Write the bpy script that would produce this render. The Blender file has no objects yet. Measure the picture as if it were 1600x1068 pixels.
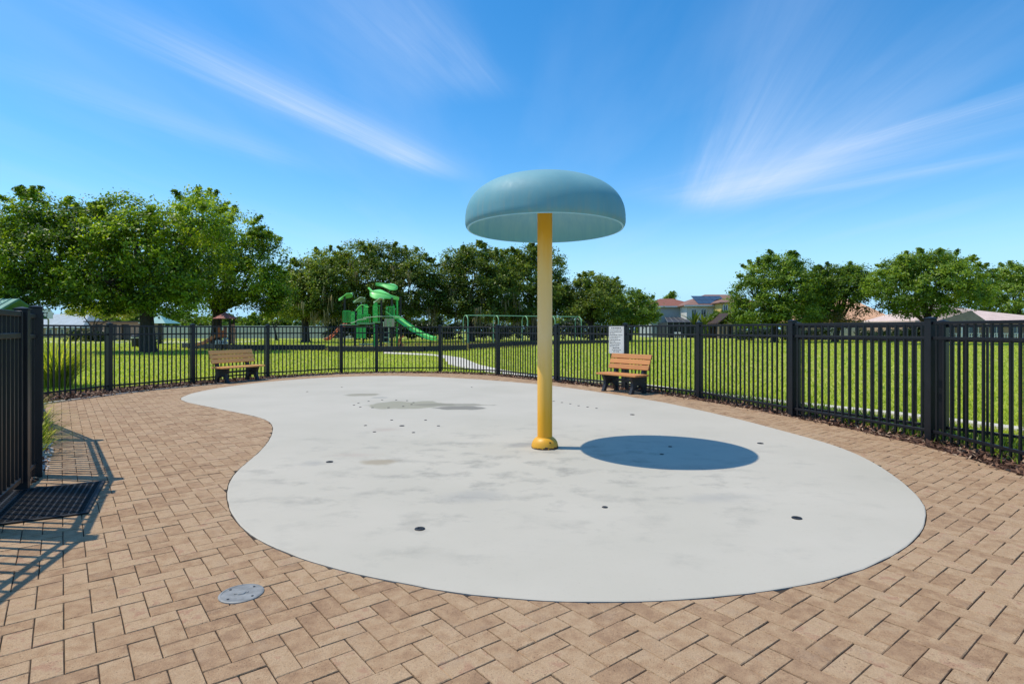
import bpy, bmesh, math, random
import numpy as np
from mathutils import Vector, Matrix
R = math.radians
PI = math.pi
S = bpy.context.scene
C = S.collection

# ------------------------------------------------------------------ camera
cam_d = bpy.data.cameras.new('camera')
cam = bpy.data.objects.new('camera', cam_d); C.objects.link(cam)
cam.location = (0, 0, 1.28); cam.rotation_euler = (R(90), 0, 0)
cam_d.sensor_width = 36; cam_d.lens = 36*896/1600
cam_d.shift_y = -19/1600
cam_d.clip_start = 0.05; cam_d.clip_end = 3000
S.camera = cam

# ------------------------------------------------------------------ light and exposure
SUN_EL = R(62.6)
sun_dir = Vector((-0.994*math.cos(SUN_EL), 0.11*math.cos(SUN_EL), math.sin(SUN_EL))).normalized()
sd = bpy.data.lights.new('sun', 'SUN'); sd.energy = 3.70; sd.angle = R(0.53); sd.color = (1.0, 0.925, 0.80)
sun = bpy.data.objects.new('sun', sd); C.objects.link(sun)
sun.location = (-20, 10, 40); sun.rotation_euler = (-sun_dir).to_track_quat('-Z', 'Y').to_euler()

W = bpy.data.worlds.new('World'); S.world = W; W.use_nodes = True
wt = W.node_tree; wn = wt.nodes; wl = wt.links; wn.clear()
def wmath(op, a, b=None, c=None, clamp=False):
    n = wn.new('ShaderNodeMath'); n.operation = op; n.use_clamp = clamp
    for k, v in enumerate((a, b, c)):
        if v is None: continue
        if isinstance(v, (int, float)): n.inputs[k].default_value = v
        else: wl.new(v, n.inputs[k])
    return n.outputs[0]
sky = wn.new('ShaderNodeTexSky'); sky.sky_type = 'NISHITA'; sky.sun_disc = False
sky.sun_elevation = SUN_EL; sky.sun_rotation = math.atan2(sun_dir.x, sun_dir.y)
sky.altitude = 0; sky.air_density = 1.0; sky.dust_density = 0.35; sky.ozone_density = 2.2
hsv = wn.new('ShaderNodeHueSaturation'); hsv.inputs['Saturation'].default_value = 1.40; hsv.inputs['Value'].default_value = 1.20
hsv.inputs['Hue'].default_value = 0.497
wl.new(sky.outputs[0], hsv.inputs['Color'])
tc = wn.new('ShaderNodeTexCoord')
sx = wn.new('ShaderNodeSeparateXYZ'); wl.new(tc.outputs['Generated'], sx.inputs[0])
zc = wmath('MAXIMUM', sx.outputs[2], 0.04)
pu = wmath('DIVIDE', sx.outputs[0], zc); pv = wmath('DIVIDE', sx.outputs[1], zc)
cmb = wn.new('ShaderNodeCombineXYZ'); wl.new(pu, cmb.inputs[0]); wl.new(pv, cmb.inputs[1])
# high cirrus: each streak is a soft strand in the cloud layer (plane at unit height), frayed along its length
def streak(ax, ay, bx, by, w, amt, skew, seed):
    L = math.hypot(bx-ax, by-ay); dx, dy = (bx-ax)/L, (by-ay)/L
    rx = wmath('SUBTRACT', pu, ax); ry = wmath('SUBTRACT', pv, ay)
    u = wmath('ADD', wmath('MULTIPLY', rx, dx/L), wmath('MULTIPLY', ry, dy/L))
    v = wmath('SUBTRACT', wmath('MULTIPLY', rx, dy/w), wmath('MULTIPLY', ry, dx/w))
    cc = wn.new('ShaderNodeCombineXYZ')
    wl.new(wmath('MULTIPLY', u, 2.2), cc.inputs[0]); wl.new(wmath('MULTIPLY', v, 1.3), cc.inputs[1]); cc.inputs[2].default_value = seed
    nz = wn.new('ShaderNodeTexNoise'); nz.inputs['Scale'].default_value = 1.0; nz.inputs['Detail'].default_value = 5; nz.inputs['Roughness'].default_value = 0.55
    wl.new(cc.outputs[0], nz.inputs['Vector'])
    c3 = wn.new('ShaderNodeCombineXYZ'); wl.new(wmath('MULTIPLY', u, 1.6), c3.inputs[0]); wl.new(wmath('MULTIPLY', v, 5.0), c3.inputs[1]); c3.inputs[2].default_value = seed+3.3
    fb = wn.new('ShaderNodeTexNoise'); fb.inputs['Scale'].default_value = 1.0; fb.inputs['Detail'].default_value = 9; fb.inputs['Roughness'].default_value = 0.65; fb.inputs['Distortion'].default_value = 0.5
    wl.new(c3.outputs[0], fb.inputs['Vector'])
    v2 = wmath('ADD', v, wmath('MULTIPLY', wmath('SUBTRACT', nz.outputs['Fac'], 0.5), 1.1))
    # one sharper edge, one feathered one
    pos = wmath('MULTIPLY', wmath('MAXIMUM', v2, 0.0), skew); neg = wmath('MULTIPLY', wmath('MINIMUM', v2, 0.0), 2.0-skew)
    q = wmath('ADD', wmath('MULTIPLY', pos, pos), wmath('MULTIPLY', neg, neg))
    g = wmath('POWER', 2.718, wmath('MULTIPLY', q, -1.0))
    mr = wn.new('ShaderNodeMapRange'); mr.interpolation_type = 'SMOOTHSTEP'
    mr.inputs['From Min'].default_value = -0.25; mr.inputs['From Max'].default_value = 0.55; wl.new(u, mr.inputs['Value'])
    mr2 = wn.new('ShaderNodeMapRange'); mr2.interpolation_type = 'SMOOTHSTEP'
    mr2.inputs['From Min'].default_value = 1.12; mr2.inputs['From Max'].default_value = 0.72; wl.new(u, mr2.inputs['Value'])
    fr = wmath('MULTIPLY', wmath('ADD', wmath('MULTIPLY', nz.outputs['Fac'], 1.1), 0.35), wmath('ADD', wmath('MULTIPLY', fb.outputs['Fac'], 1.3), 0.35))
    return wmath('MULTIPLY', wmath('MULTIPLY', wmath('MULTIPLY', g, fr), wmath('MULTIPLY', mr.outputs[0], mr2.outputs[0])), amt)
STREAKS = [(-1.30, 1.80, -0.40, 3.75, 0.14, 0.58, 0.85, 1.0),
           (-2.05, 1.95, -1.20, 3.60, 0.16, 0.17, 1.0, 4.0),
           (-0.38, 1.55, -0.08, 2.45, 0.15, 0.20, 1.5, 7.0),
           (0.90, 1.75, 1.62, 4.90, 0.22, 0.34, 0.8, 11.0),
           (1.55, 1.95, 1.85, 4.60, 0.28, 0.24, 1.0, 15.0),
           (2.55, 2.50, 1.60, 4.10, 0.24, 0.21, 0.95, 19.0),
           (2.30, 2.15, 1.70, 3.40, 0.13, 0.30, 0.8, 23.0),
           (3.05, 3.05, 2.05, 4.30, 0.12, 0.24, 1.0, 27.0),
           (2.3, 3.2, 1.25, 4.6, 0.55, 0.30, 1.0, 31.0)]
tot = None
for st in STREAKS:
    k = streak(*st); tot = k if tot is None else wmath('ADD', tot, k)
# faint veil stretched alike over the whole dome, strengthened to whiten the fill light
mp = wn.new('ShaderNodeMapping'); mp.inputs['Rotation'].default_value[2] = R(12); mp.inputs['Scale'].default_value = (1.6, 0.35, 1)
wl.new(cmb.outputs[0], mp.inputs['Vector'])
vn = wn.new('ShaderNodeTexNoise'); vn.inputs['Scale'].default_value = 0.9; vn.inputs['Detail'].default_value = 6; wl.new(mp.outputs[0], vn.inputs['Vector'])
veil = wmath('MULTIPLY', wmath('MAXIMUM', wmath('SUBTRACT', vn.outputs['Fac'], 0.46), 0.0), 0.5)
fac = wmath('MINIMUM', wmath('ADD', tot, veil), 0.8)
fade = wn.new('ShaderNodeMapRange'); fade.interpolation_type = 'SMOOTHSTEP'
fade.inputs['From Min'].default_value = 0.03; fade.inputs['From Max'].default_value = 0.16; wl.new(sx.outputs[2], fade.inputs['Value'])
fac = wmath('MULTIPLY', fac, fade.outputs[0])
cm = wn.new('ShaderNodeMix'); cm.data_type = 'RGBA'
hz = wn.new('ShaderNodeMapRange'); hz.interpolation_type = 'SMOOTHSTEP'; hz.inputs['From Min'].default_value = 0.20; hz.inputs['From Max'].default_value = -0.02; wl.new(sx.outputs[2], hz.inputs['Value'])
hm = wn.new('ShaderNodeMix'); hm.data_type = 'RGBA'; wl.new(hz.outputs[0], hm.inputs['Factor']); wl.new(hsv.outputs[0], hm.inputs['A']); hm.inputs['B'].default_value = (2.2, 4.5, 6.8, 1)
wl.new(fac, cm.inputs['Factor']); wl.new(hm.outputs['Result'], cm.inputs['A']); cm.inputs['B'].default_value = (4.1, 5.0, 6.6, 1)
bg = wn.new('ShaderNodeBackground'); bg.inputs['Strength'].default_value = 0.15
wl.new(cm.outputs['Result'], bg.inputs['Color'])
wo = wn.new('ShaderNodeOutputWorld'); wl.new(bg.outputs[0], wo.inputs['Surface'])

S.view_settings.view_transform = 'Standard'; S.view_settings.look = 'None'
S.view_settings.exposure = 0.13; S.view_settings.gamma = 1.0; S.view_settings.use_curve_mapping = False
S.render.engine = 'CYCLES'
S.cycles.use_denoising = True
S.cycles.max_bounces = 8; S.cycles.transparent_max_bounces = 8

# ------------------------------------------------------------------ helpers
rng = random.Random(7)
class MB:
    def __init__(s): s.v = []; s.f = []; s.m = []
    def add(s, vs, fs, mi=0):
        o = len(s.v); s.v += [tuple(p) for p in vs]; s.f += [tuple(o+i for i in f) for f in fs]; s.m += [mi]*len(fs)
    def box(s, c, d, rz=0.0, mi=0):
        x, y, z = [k/2 for k in d]; ca, sa = math.cos(rz), math.sin(rz); vs = []
        for a, b, e in ((-x,-y,-z),(x,-y,-z),(x,y,-z),(-x,y,-z),(-x,-y,z),(x,-y,z),(x,y,z),(-x,y,z)):
            vs.append((c[0]+a*ca-b*sa, c[1]+a*sa+b*ca, c[2]+e))
        s.add(vs, [(0,3,2,1),(4,5,6,7),(0,1,5,4),(1,2,6,5),(2,3,7,6),(3,0,4,7)], mi)
    def bar(s, p, q, w, h, mi=0):
        p, q = Vector(p), Vector(q); d = (q-p).normalized()
        up = Vector((0,0,1)) if abs(d.z) < 0.98 else Vector((0,1,0))
        a = d.cross(up).normalized()*w/2; b = a.cross(d).normalized()*h/2
        vs = [p-a-b, p+a-b, p+a+b, p-a+b, q-a-b, q+a-b, q+a+b, q-a+b]
        s.add(vs, [(0,1,2,3),(7,6,5,4),(0,4,5,1),(1,5,6,2),(2,6,7,3),(3,7,4,0)], mi)
    def tube(s, pts, r, n=8, mi=0, cap=True):
        pts = [Vector(p) for p in pts]; rs = r if isinstance(r, (list, tuple)) else [r]*len(pts)
        rings = []; prev = None
        for i, p in enumerate(pts):
            d = (pts[min(i+1, len(pts)-1)]-pts[max(i-1, 0)]).normalized()
            if prev is None:
                a = d.cross(Vector((0,0,1)) if abs(d.z) < 0.9 else Vector((1,0,0))).normalized()
            else:
                a = (prev-d*prev.dot(d)).normalized()
            prev = a; b = d.cross(a)
            rings.append([p+a*math.cos(2*PI*k/n)*rs[i]+b*math.sin(2*PI*k/n)*rs[i] for k in range(n)])
        vs = [v for rg in rings for v in rg]; fs = []
        for i in range(len(pts)-1):
            for k in range(n):
                fs.append((i*n+k, i*n+(k+1)%n, (i+1)*n+(k+1)%n, (i+1)*n+k))
        if cap: fs += [tuple(range(n-1, -1, -1)), tuple((len(pts)-1)*n+k for k in range(n))]
        s.add(vs, fs, mi)
    def lathe(s, prof, n=32, c=(0,0,0), mi=0):
        vs = []; fs = []
        for r, z in prof:
            for k in range(n):
                a = 2*PI*k/n; vs.append((c[0]+r*math.cos(a), c[1]+r*math.sin(a), c[2]+z))
        for i in range(len(prof)-1):
            for k in range(n):
                fs.append((i*n+k, i*n+(k+1)%n, (i+1)*n+(k+1)%n, (i+1)*n+k))
        s.add(vs, fs, mi)
    def prism(s, poly, z0, z1, mi=0):
        n = len(poly); vs = [(p[0], p[1], z0) for p in poly]+[(p[0], p[1], z1) for p in poly]
        fs = [tuple(range(n-1, -1, -1)), tuple(range(n, 2*n))]+[(k, (k+1)%n, n+(k+1)%n, n+k) for k in range(n)]
        s.add(vs, fs, mi)
    def slab(s, poly, axis_o, ax, ay, an, t, mi=0):
        # outline in the plane (ax, ay) at axis_o, thickness t along an
        n = len(poly); o = Vector(axis_o); ax, ay, an = Vector(ax), Vector(ay), Vector(an)
        vs = [o+ax*p[0]+ay*p[1]-an*t/2 for p in poly]+[o+ax*p[0]+ay*p[1]+an*t/2 for p in poly]
        fs = [tuple(range(n-1, -1, -1)), tuple(range(n, 2*n))]+[(k, (k+1)%n, n+(k+1)%n, n+k) for k in range(n)]
        s.add(vs, fs, mi)
    def mesh(s, name, mats, smooth=False, bevel=0.0, seg=1):
        me = bpy.data.meshes.new(name); me.from_pydata(s.v, [], s.f)
        for m in (mats if isinstance(mats, (list, tuple)) else [mats]): me.materials.append(m)
        if any(s.m): me.polygons.foreach_set('material_index', s.m)
        bm = bmesh.new(); bm.from_mesh(me); bmesh.ops.recalc_face_normals(bm, faces=bm.faces)
        if bevel: bmesh.ops.bevel(bm, geom=[e for e in bm.edges if len(e.link_faces) == 2 and e.calc_face_angle(0) > 0.5], offset=bevel, segments=seg, affect='EDGES', profile=0.6)
        bm.to_mesh(me); bm.free()
        if smooth:
            me.polygons.foreach_set('use_smooth', [True]*len(me.polygons))
            try: me.set_sharp_from_angle(angle=R(38))
            except Exception: pass
        me.update(); return me
    def build(s, name, mats, parent=None, loc=(0,0,0), rz=0.0, smooth=False, bevel=0.0, seg=1):
        return put(name, s.mesh(name, mats, smooth, bevel, seg), parent, loc, rz)
def put(name, me, parent=None, loc=(0,0,0), rz=0.0):
    o = bpy.data.objects.new(name, me); C.objects.link(o); o.location = loc; o.rotation_euler = (0, 0, rz)
    if parent: o.parent = parent
    return o
def tag(o, label, cat, group=None):
    o['label'] = label; o['category'] = cat
    if group: o['group'] = group
    return o
def thing(name, label, cat, loc=(0,0,0), rz=0.0, group=None):
    return tag(put(name, None, None, loc, rz), label, cat, group)
def structure(o): o['kind'] = 'structure'; return o
def stuff(o): o['kind'] = 'stuff'; return o
def copy_tree(o, parent=None):
    c = o.copy(); C.objects.link(c)
    if parent: c.parent = parent
    for ch in o.children: copy_tree(ch, c)
    return c
def np_mesh(name, V, nf, k, mat, tone=None):
    # V: (nf*k, 3) vertices, nf faces of k own vertices each
    me = bpy.data.meshes.new(name); me.vertices.add(nf*k); me.vertices.foreach_set('co', np.asarray(V, np.float32).ravel())
    me.loops.add(nf*k); me.loops.foreach_set('vertex_index', np.arange(nf*k, dtype=np.int32))
    me.polygons.add(nf); me.polygons.foreach_set('loop_start', np.arange(0, nf*k, k, dtype=np.int32))
    if tone is not None:
        at = me.attributes.new('tone', 'FLOAT', 'FACE'); at.data.foreach_set('value', np.asarray(tone, np.float32))
    me.materials.append(mat); me.update(calc_edges=True); return me

# ------------------------------------------------------------------ materials
def base_mat(name):
    m = bpy.data.materials.new(name); m.use_nodes = True; t = m.node_tree
    return m, t, t.nodes['Principled BSDF']
def nd(t, kind, **kw):
    n = t.nodes.new(kind)
    for k, v in kw.items():
        if k.startswith('_'): setattr(n, k[1:], v)
        else:
            key = k.replace('__', ' '); n.inputs[key].default_value = v
    return n
def lk(t, a, b): t.links.new(a, b)
def ramp(t, fac, stops, interp='LINEAR'):
    n = t.nodes.new('ShaderNodeValToRGB'); n.color_ramp.interpolation = interp
    e = n.color_ramp.elements
    while len(e) < len(stops): e.new(0.5)
    for x, (p, c) in zip(e, stops): x.position = p; x.color = (*c, 1) if len(c) == 3 else c
    lk(t, fac, n.inputs['Fac']); return n.outputs['Color']
def noise(t, vec, scale, detail=4, rough=0.55):
    n = t.nodes.new('ShaderNodeTexNoise'); n.inputs['Scale'].default_value = scale; n.inputs['Detail'].default_value = detail; n.inputs['Roughness'].default_value = rough
    if vec is not None: lk(t, vec, n.inputs['Vector'])
    return n.outputs['Fac']
def mixc(t, fac, a, b, blend='MIX'):
    n = t.nodes.new('ShaderNodeMix'); n.data_type = 'RGBA'; n.blend_type = blend
    for key, v in (('Factor', fac), ('A', a), ('B', b)):
        sock = [i for i in n.inputs if i.name == key and (i.type == 'RGBA' or key == 'Factor')][0]
        if isinstance(v, (int, float)): sock.default_value = v
        elif isinstance(v, tuple): sock.default_value = (*v, 1)
        else: lk(t, v, sock)
    return [o for o in n.outputs if o.type == 'RGBA'][0]
def mth(t, op, a, b=None, clamp=False):
    n = t.nodes.new('ShaderNodeMath'); n.operation = op; n.use_clamp = clamp
    for k, v in enumerate((a, b)):
        if v is None: continue
        if isinstance(v, (int, float)): n.inputs[k].default_value = v
        else: lk(t, v, n.inputs[k])
    return n.outputs[0]
def bump(t, b, h, strength, dist=0.01):
    n = t.nodes.new('ShaderNodeBump'); n.inputs['Strength'].default_value = strength; n.inputs['Distance'].default_value = dist
    lk(t, h, n.inputs['Height']); lk(t, n.outputs[0], b.inputs['Normal'])
def pos(t):
    return t.nodes.new('ShaderNodeNewGeometry').outputs['Position']
def objc(t):
    return t.nodes.new('ShaderNodeTexCoord').outputs['Object']
def simple(name, col, var=0.15, scale=8.0, rough=0.6, spec=0.4, metal=0.0, bmp=0.0, bscale=60.0, coat=0.0):
    m, t, b = base_mat(name); p = pos(t)
    n1 = noise(t, p, scale, 5); lo = tuple(c*(1-var) for c in col); hi = tuple(min(1, c*(1+var)) for c in col)
    lk(t, ramp(t, n1, [(0.3, lo), (0.7, hi)]), b.inputs['Base Color'])
    b.inputs['Roughness'].default_value = rough; b.inputs['Specular IOR Level'].default_value = spec; b.inputs['Metallic'].default_value = metal
    b.inputs['Coat Weight'].default_value = coat
    if bmp: bump(t, b, noise(t, p, bscale, 4), bmp, 0.004)
    return m

# lawn
def lawn_mat():
    m, t, b = base_mat('lawn_turf'); p = pos(t)
    big = noise(t, p, 0.16, 4); mid = noise(t, p, 1.7, 5); fine = noise(t, p, 26, 6, 0.7)
    c1 = ramp(t, mid, [(0.3, (0.25, 0.33, 0.034)), (0.55, (0.35, 0.42, 0.050)), (0.75, (0.46, 0.49, 0.10))])
    c2 = mixc(t, mth(t, 'MULTIPLY', ramp(t, big, [(0.38, (0, 0, 0)), (0.66, (1, 1, 1))]), 0.7), c1, (0.44, 0.43, 0.11))
    f = ramp(t, fine, [(0.32, (0.45, 0.5, 0.4)), (0.62, (1.15, 1.12, 1.0))])
    lk(t, mixc(t, 1.0, c2, f, 'MULTIPLY'), b.inputs['Base Color'])
    b.inputs['Roughness'].default_value = 0.85; b.inputs['Specular IOR Level'].default_value = 0.15
    bump(t, b, fine, 0.5, 0.03); return m
def leafy(name, stops, trans=0.35, rough=0.45, spec=0.35):
    m, t, b = base_mat(name)
    a = t.nodes.new('ShaderNodeAttribute'); a.attribute_name = 'tone'
    col = ramp(t, a.outputs['Fac'], stops)
    lk(t, col, b.inputs['Base Color']); b.inputs['Roughness'].default_value = rough; b.inputs['Specular IOR Level'].default_value = spec
    tr = t.nodes.new('ShaderNodeBsdfTranslucent')
    lk(t, mixc(t, 1.0, col, (1.25, 1.25, 0.55), 'MULTIPLY'), tr.inputs['Color'])
    mx = t.nodes.new('ShaderNodeMixShader'); mx.inputs[0].default_value = trans
    lk(t, b.outputs[0], mx.inputs[1]); lk(t, tr.outputs[0], mx.inputs[2])
    lk(t, mx.outputs[0], t.nodes['Material Output'].inputs['Surface']); return m
def paver_mat(name, src):
    m, t, b = base_mat(name); p = pos(t)
    if src == 'attr':
        a = t.nodes.new('ShaderNodeAttribute'); a.attribute_name = 'tone'; tone = a.outputs['Fac']
    else: tone = t.nodes.new('ShaderNodeObjectInfo').outputs['Random']
    blot = noise(t, p, 0.55, 4); cloud = noise(t, p, 14, 5, 0.6); fine = noise(t, p, 240, 3, 0.7); pit = noise(t, p, 95, 3, 0.6)
    k = mth(t, 'ADD', mth(t, 'MULTIPLY', tone, 0.66), mth(t, 'MULTIPLY', mth(t, 'SUBTRACT', cloud, 0.5), 2.0)); k = mth(t, 'ADD', k, 0.15)
    col = ramp(t, k, [(0.0, (0.275, 0.158, 0.083)), (0.3, (0.360, 0.219, 0.117)), (0.5, (0.400, 0.257, 0.141)), (0.78, (0.450, 0.305, 0.176)), (1.0, (0.375, 0.212, 0.124))])
    col = mixc(t, mth(t, 'MULTIPLY', blot, 0.35), col, (0.43, 0.315, 0.21))
    sp = ramp(t, fine, [(0.30, (0.45, 0.43, 0.41)), (0.46, (1, 1, 1)), (0.58, (1, 1, 1)), (0.72, (1.55, 1.55, 1.55))])
    col = mixc(t, 0.8, col, sp, 'MULTIPLY')
    pits = ramp(t, pit, [(0.29, (0.25, 0.22, 0.2)), (0.37, (1, 1, 1))])
    col = mixc(t, 0.85, col, pits, 'MULTIPLY')
    worn = noise(t, p, 5.5, 6, 0.7); col = mixc(t, mth(t, 'MULTIPLY', ramp(t, worn, [(0.55, (0, 0, 0)), (0.68, (1, 1, 1))]), 0.5), col, mixc(t, fine, (0.20, 0.125, 0.08), (0.50, 0.36, 0.23)))
    lk(t, col, b.inputs['Base Color']); b.inputs['Roughness'].default_value = 0.88; b.inputs['Specular IOR Level'].default_value = 0.2
    h = mth(t, 'ADD', mth(t, 'MULTIPLY', fine, 0.35), mth(t, 'ADD', pit, mth(t, 'MULTIPLY', cloud, 0.5)))
    bump(t, b, h, 0.6, 0.008); return m
def pad_mat():
    m, t, b = base_mat('white_pad_coating'); p = pos(t)
    n1 = noise(t, p, 0.7, 5); n2 = noise(t, p, 60, 4, 0.7)
    mp = nd(t, 'ShaderNodeMapping'); lk(t, p, mp.inputs['Vector']); mp.inputs['Rotation'].default_value[2] = R(8); mp.inputs['Scale'].default_value = (1.3, 1.7, 1)
    scuff = noise(t, mp.outputs[0], 2.1, 8, 0.66)
    col = ramp(t, n1, [(0.3, (0.455, 0.418, 0.335)), (0.7, (0.510, 0.465, 0.378))])
    # scuffs and damp marks spread over the middle of the pad
    sep = t.nodes.new('ShaderNodeSeparateXYZ'); lk(t, p, sep.inputs[0])
    def spot(x, y, rx, ry, seed, soft=0.5):
        dx = mth(t, 'DIVIDE', mth(t, 'SUBTRACT', sep.outputs[0], x), rx); dy = mth(t, 'DIVIDE', mth(t, 'SUBTRACT', sep.outputs[1], y), ry)
        r2 = mth(t, 'SQRT', mth(t, 'ADD', mth(t, 'MULTIPLY', dx, dx), mth(t, 'MULTIPLY', dy, dy)))
        nz = nd(t, 'ShaderNodeTexNoise'); nz.inputs['Scale'].default_value = 2.6; nz.inputs['Detail'].default_value = 6; nz.noise_dimensions = '4D'; nz.inputs['W'].default_value = seed
        lk(t, p, nz.inputs['Vector'])
        r3 = mth(t, 'ADD', r2, mth(t, 'MULTIPLY', mth(t, 'SUBTRACT', nz.outputs['Fac'], 0.5), 1.6))
        mr = t.nodes.new('ShaderNodeMapRange'); mr.interpolation_type = 'SMOOTHSTEP'; mr.inputs['From Min'].default_value = 1.0; mr.inputs['From Max'].default_value = 1.0-soft
        lk(t, r3, mr.inputs['Value']); return mr.outputs[0]
    mid = spot(0.1, 5.5, 3.6, 2.9, 0.3, 0.9)
    sc = ramp(t, scuff, [(0.50, (0, 0, 0)), (0.68, (1, 1, 1))])
    col = mixc(t, mth(t, 'MULTIPLY', mth(t, 'MULTIPLY', sc, mid), 0.85), col, (0.285, 0.268, 0.225))
    for (x, y, rx, ry, sd_, soft, amt, c) in [(-1.75, 9.75, 0.75, 0.55, 1.1, 0.25, 0.75, (0.27, 0.255, 0.175)), (-1.05, 9.75, 0.75, 0.22, 2.7, 0.3, 0.7, (0.23, 0.215, 0.16)),
            (-0.85, 9.35, 0.42, 0.26, 3.9, 0.35, 0.8, (0.16, 0.15, 0.12)), (-2.95, 11.3, 0.34, 0.30, 5.2, 0.25, 0.75, (0.26, 0.24, 0.17)), (-2.5, 10.8, 0.2, 0.17, 6.1, 0.4, 0.5, (0.28, 0.275, 0.24)),
            (-1.25, 5.55, 0.22, 0.16, 7.7, 0.6, 0.7, (0.30, 0.245, 0.16)), (-1.62, 5.85, 0.35, 0.13, 8.4, 0.8, 0.35, (0.42, 0.33, 0.27)), (-1.6, 7.35, 0.30, 0.2, 9.8, 0.8, 0.4, (0.40, 0.32, 0.26)),
            (0.1, 6.35, 0.25, 0.18, 11.0, 0.8, 0.5, (0.2, 0.2, 0.19)), (-0.3, 4.4, 0.4, 0.25, 12.0, 0.9, 0.35, (0.24, 0.24, 0.23)), (1.55, 4.35, 0.4, 0.2, 13.0, 0.9, 0.35, (0.26, 0.26, 0.25)), (-1.9, 5.5, 0.16, 0.16, 15.0, 0.9, 0.4, (0.3, 0.29, 0.27))]:
        col = mixc(t, mth(t, 'MULTIPLY', spot(x, y, rx, ry, sd_, soft), amt), col, c)
    sp = ramp(t, n2, [(0.24, (0.75, 0.75, 0.74)), (0.40, (1, 1, 1))]); col = mixc(t, 0.5, col, sp, 'MULTIPLY')
    lk(t, col, b.inputs['Base Color']); b.inputs['Roughness'].default_value = 0.8; b.inputs['Specular IOR Level'].default_value = 0.25
    bump(t, b, n2, 0.12, 0.004); return m
def mulch_mat():
    m, t, b = base_mat('bark_mulch'); a = t.nodes.new('ShaderNodeAttribute'); a.attribute_name = 'tone'
    lk(t, ramp(t, a.outputs['Fac'], [(0, (0.04, 0.02, 0.012)), (0.45, (0.13, 0.060, 0.033)), (0.8, (0.26, 0.135, 0.075)), (1, (0.44, 0.32, 0.21))]), b.inputs['Base Color'])
    b.inputs['Roughness'].default_value = 0.9; return m
def wood_mat(name, col, along='X'):
    m, t, b = base_mat(name); o = objc(t)
    mp = nd(t, 'ShaderNodeMapping'); lk(t, o, mp.inputs['Vector']); mp.inputs['Scale'].default_value = (1.5, 28, 28)
    g = noise(t, mp.outputs[0], 3.0, 5, 0.6); rnd = t.nodes.new('ShaderNodeObjectInfo').outputs['Random']
    k = mth(t, 'ADD', mth(t, 'MULTIPLY', g, 0.8), mth(t, 'MULTIPLY', rnd, 0.25))
    lk(t, ramp(t, k, [(0.2, tuple(c*0.72 for c in col)), (0.55, col), (0.9, tuple(min(1, c*1.2) for c in col))]), b.inputs['Base Color'])
    b.inputs['Roughness'].default_value = 0.55; b.inputs['Specular IOR Level'].default_value = 0.35; bump(t, b, g, 0.15, 0.002); return m
def bark_mat():
    m, t, b = base_mat('tree_bark'); p = pos(t)
    mp = nd(t, 'ShaderNodeMapping'); lk(t, p, mp.inputs['Vector']); mp.inputs['Scale'].default_value = (9, 9, 2)
    n = noise(t, mp.outputs[0], 2.0, 6, 0.65)
    lk(t, ramp(t, n, [(0.3, (0.018, 0.014, 0.010)), (0.65, (0.060, 0.046, 0.034))]), b.inputs['Base Color'])
    b.inputs['Roughness'].default_value = 0.9; bump(t, b, n, 0.8, 0.05); return m
def dome_mat():
    m, t, b = base_mat('weathered_teal_fibreglass'); o = objc(t)
    sep = t.nodes.new('ShaderNodeSeparateXYZ'); lk(t, o, sep.inputs[0])
    n = noise(t, o, 2.0, 5); mp = nd(t, 'ShaderNodeMapping'); lk(t, o, mp.inputs['Vector']); mp.inputs['Scale'].default_value = (14, 14, 1.0)
    drip = noise(t, mp.outputs[0], 1.6, 5, 0.6)
    col = ramp(t, n, [(0.3, (0.125, 0.320, 0.385)), (0.7, (0.190, 0.410, 0.455))])
    # chalky top, stained skirt
    mr = t.nodes.new('ShaderNodeMapRange'); mr.inputs['From Min'].default_value = 2.60; mr.inputs['From Max'].default_value = 3.02; lk(t, sep.outputs[2], mr.inputs['Value'])
    col = mixc(t, mth(t, 'MULTIPLY', mr.outputs[0], 0.45), col, (0.33, 0.50, 0.50))
    mr2 = t.nodes.new('ShaderNodeMapRange'); mr2.inputs['From Min'].default_value = 2.72; mr2.inputs['From Max'].default_value = 2.40; lk(t, sep.outputs[2], mr2.inputs['Value'])
    st = mth(t, 'MULTIPLY', mr2.outputs[0], ramp(t, drip, [(0.45, (0, 0, 0)), (0.68, (1, 1, 1))]))
    col = mixc(t, mth(t, 'MULTIPLY', st, 0.42), col, (0.33, 0.37, 0.33))
    lk(t, col, b.inputs['Base Color']); b.inputs['Roughness'].default_value = 0.34; b.inputs['Specular IOR Level'].default_value = 0.3
    lk(t, ramp(t, drip, [(0.3, (0.52,)*3), (0.7, (0.66,)*3)]), b.inputs['Roughness'])
    tr = t.nodes.new('ShaderNodeBsdfTranslucent'); tr.inputs['Color'].default_value = (0.35, 0.75, 0.85, 1)
    mx = t.nodes.new('ShaderNodeMixShader'); mx.inputs[0].default_value = 0.06; lk(t, b.outputs[0], mx.inputs[1]); lk(t, tr.outputs[0], mx.inputs[2]); lk(t, mx.outputs[0], t.nodes['Material Output'].inputs['Surface'])
    return m
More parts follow.
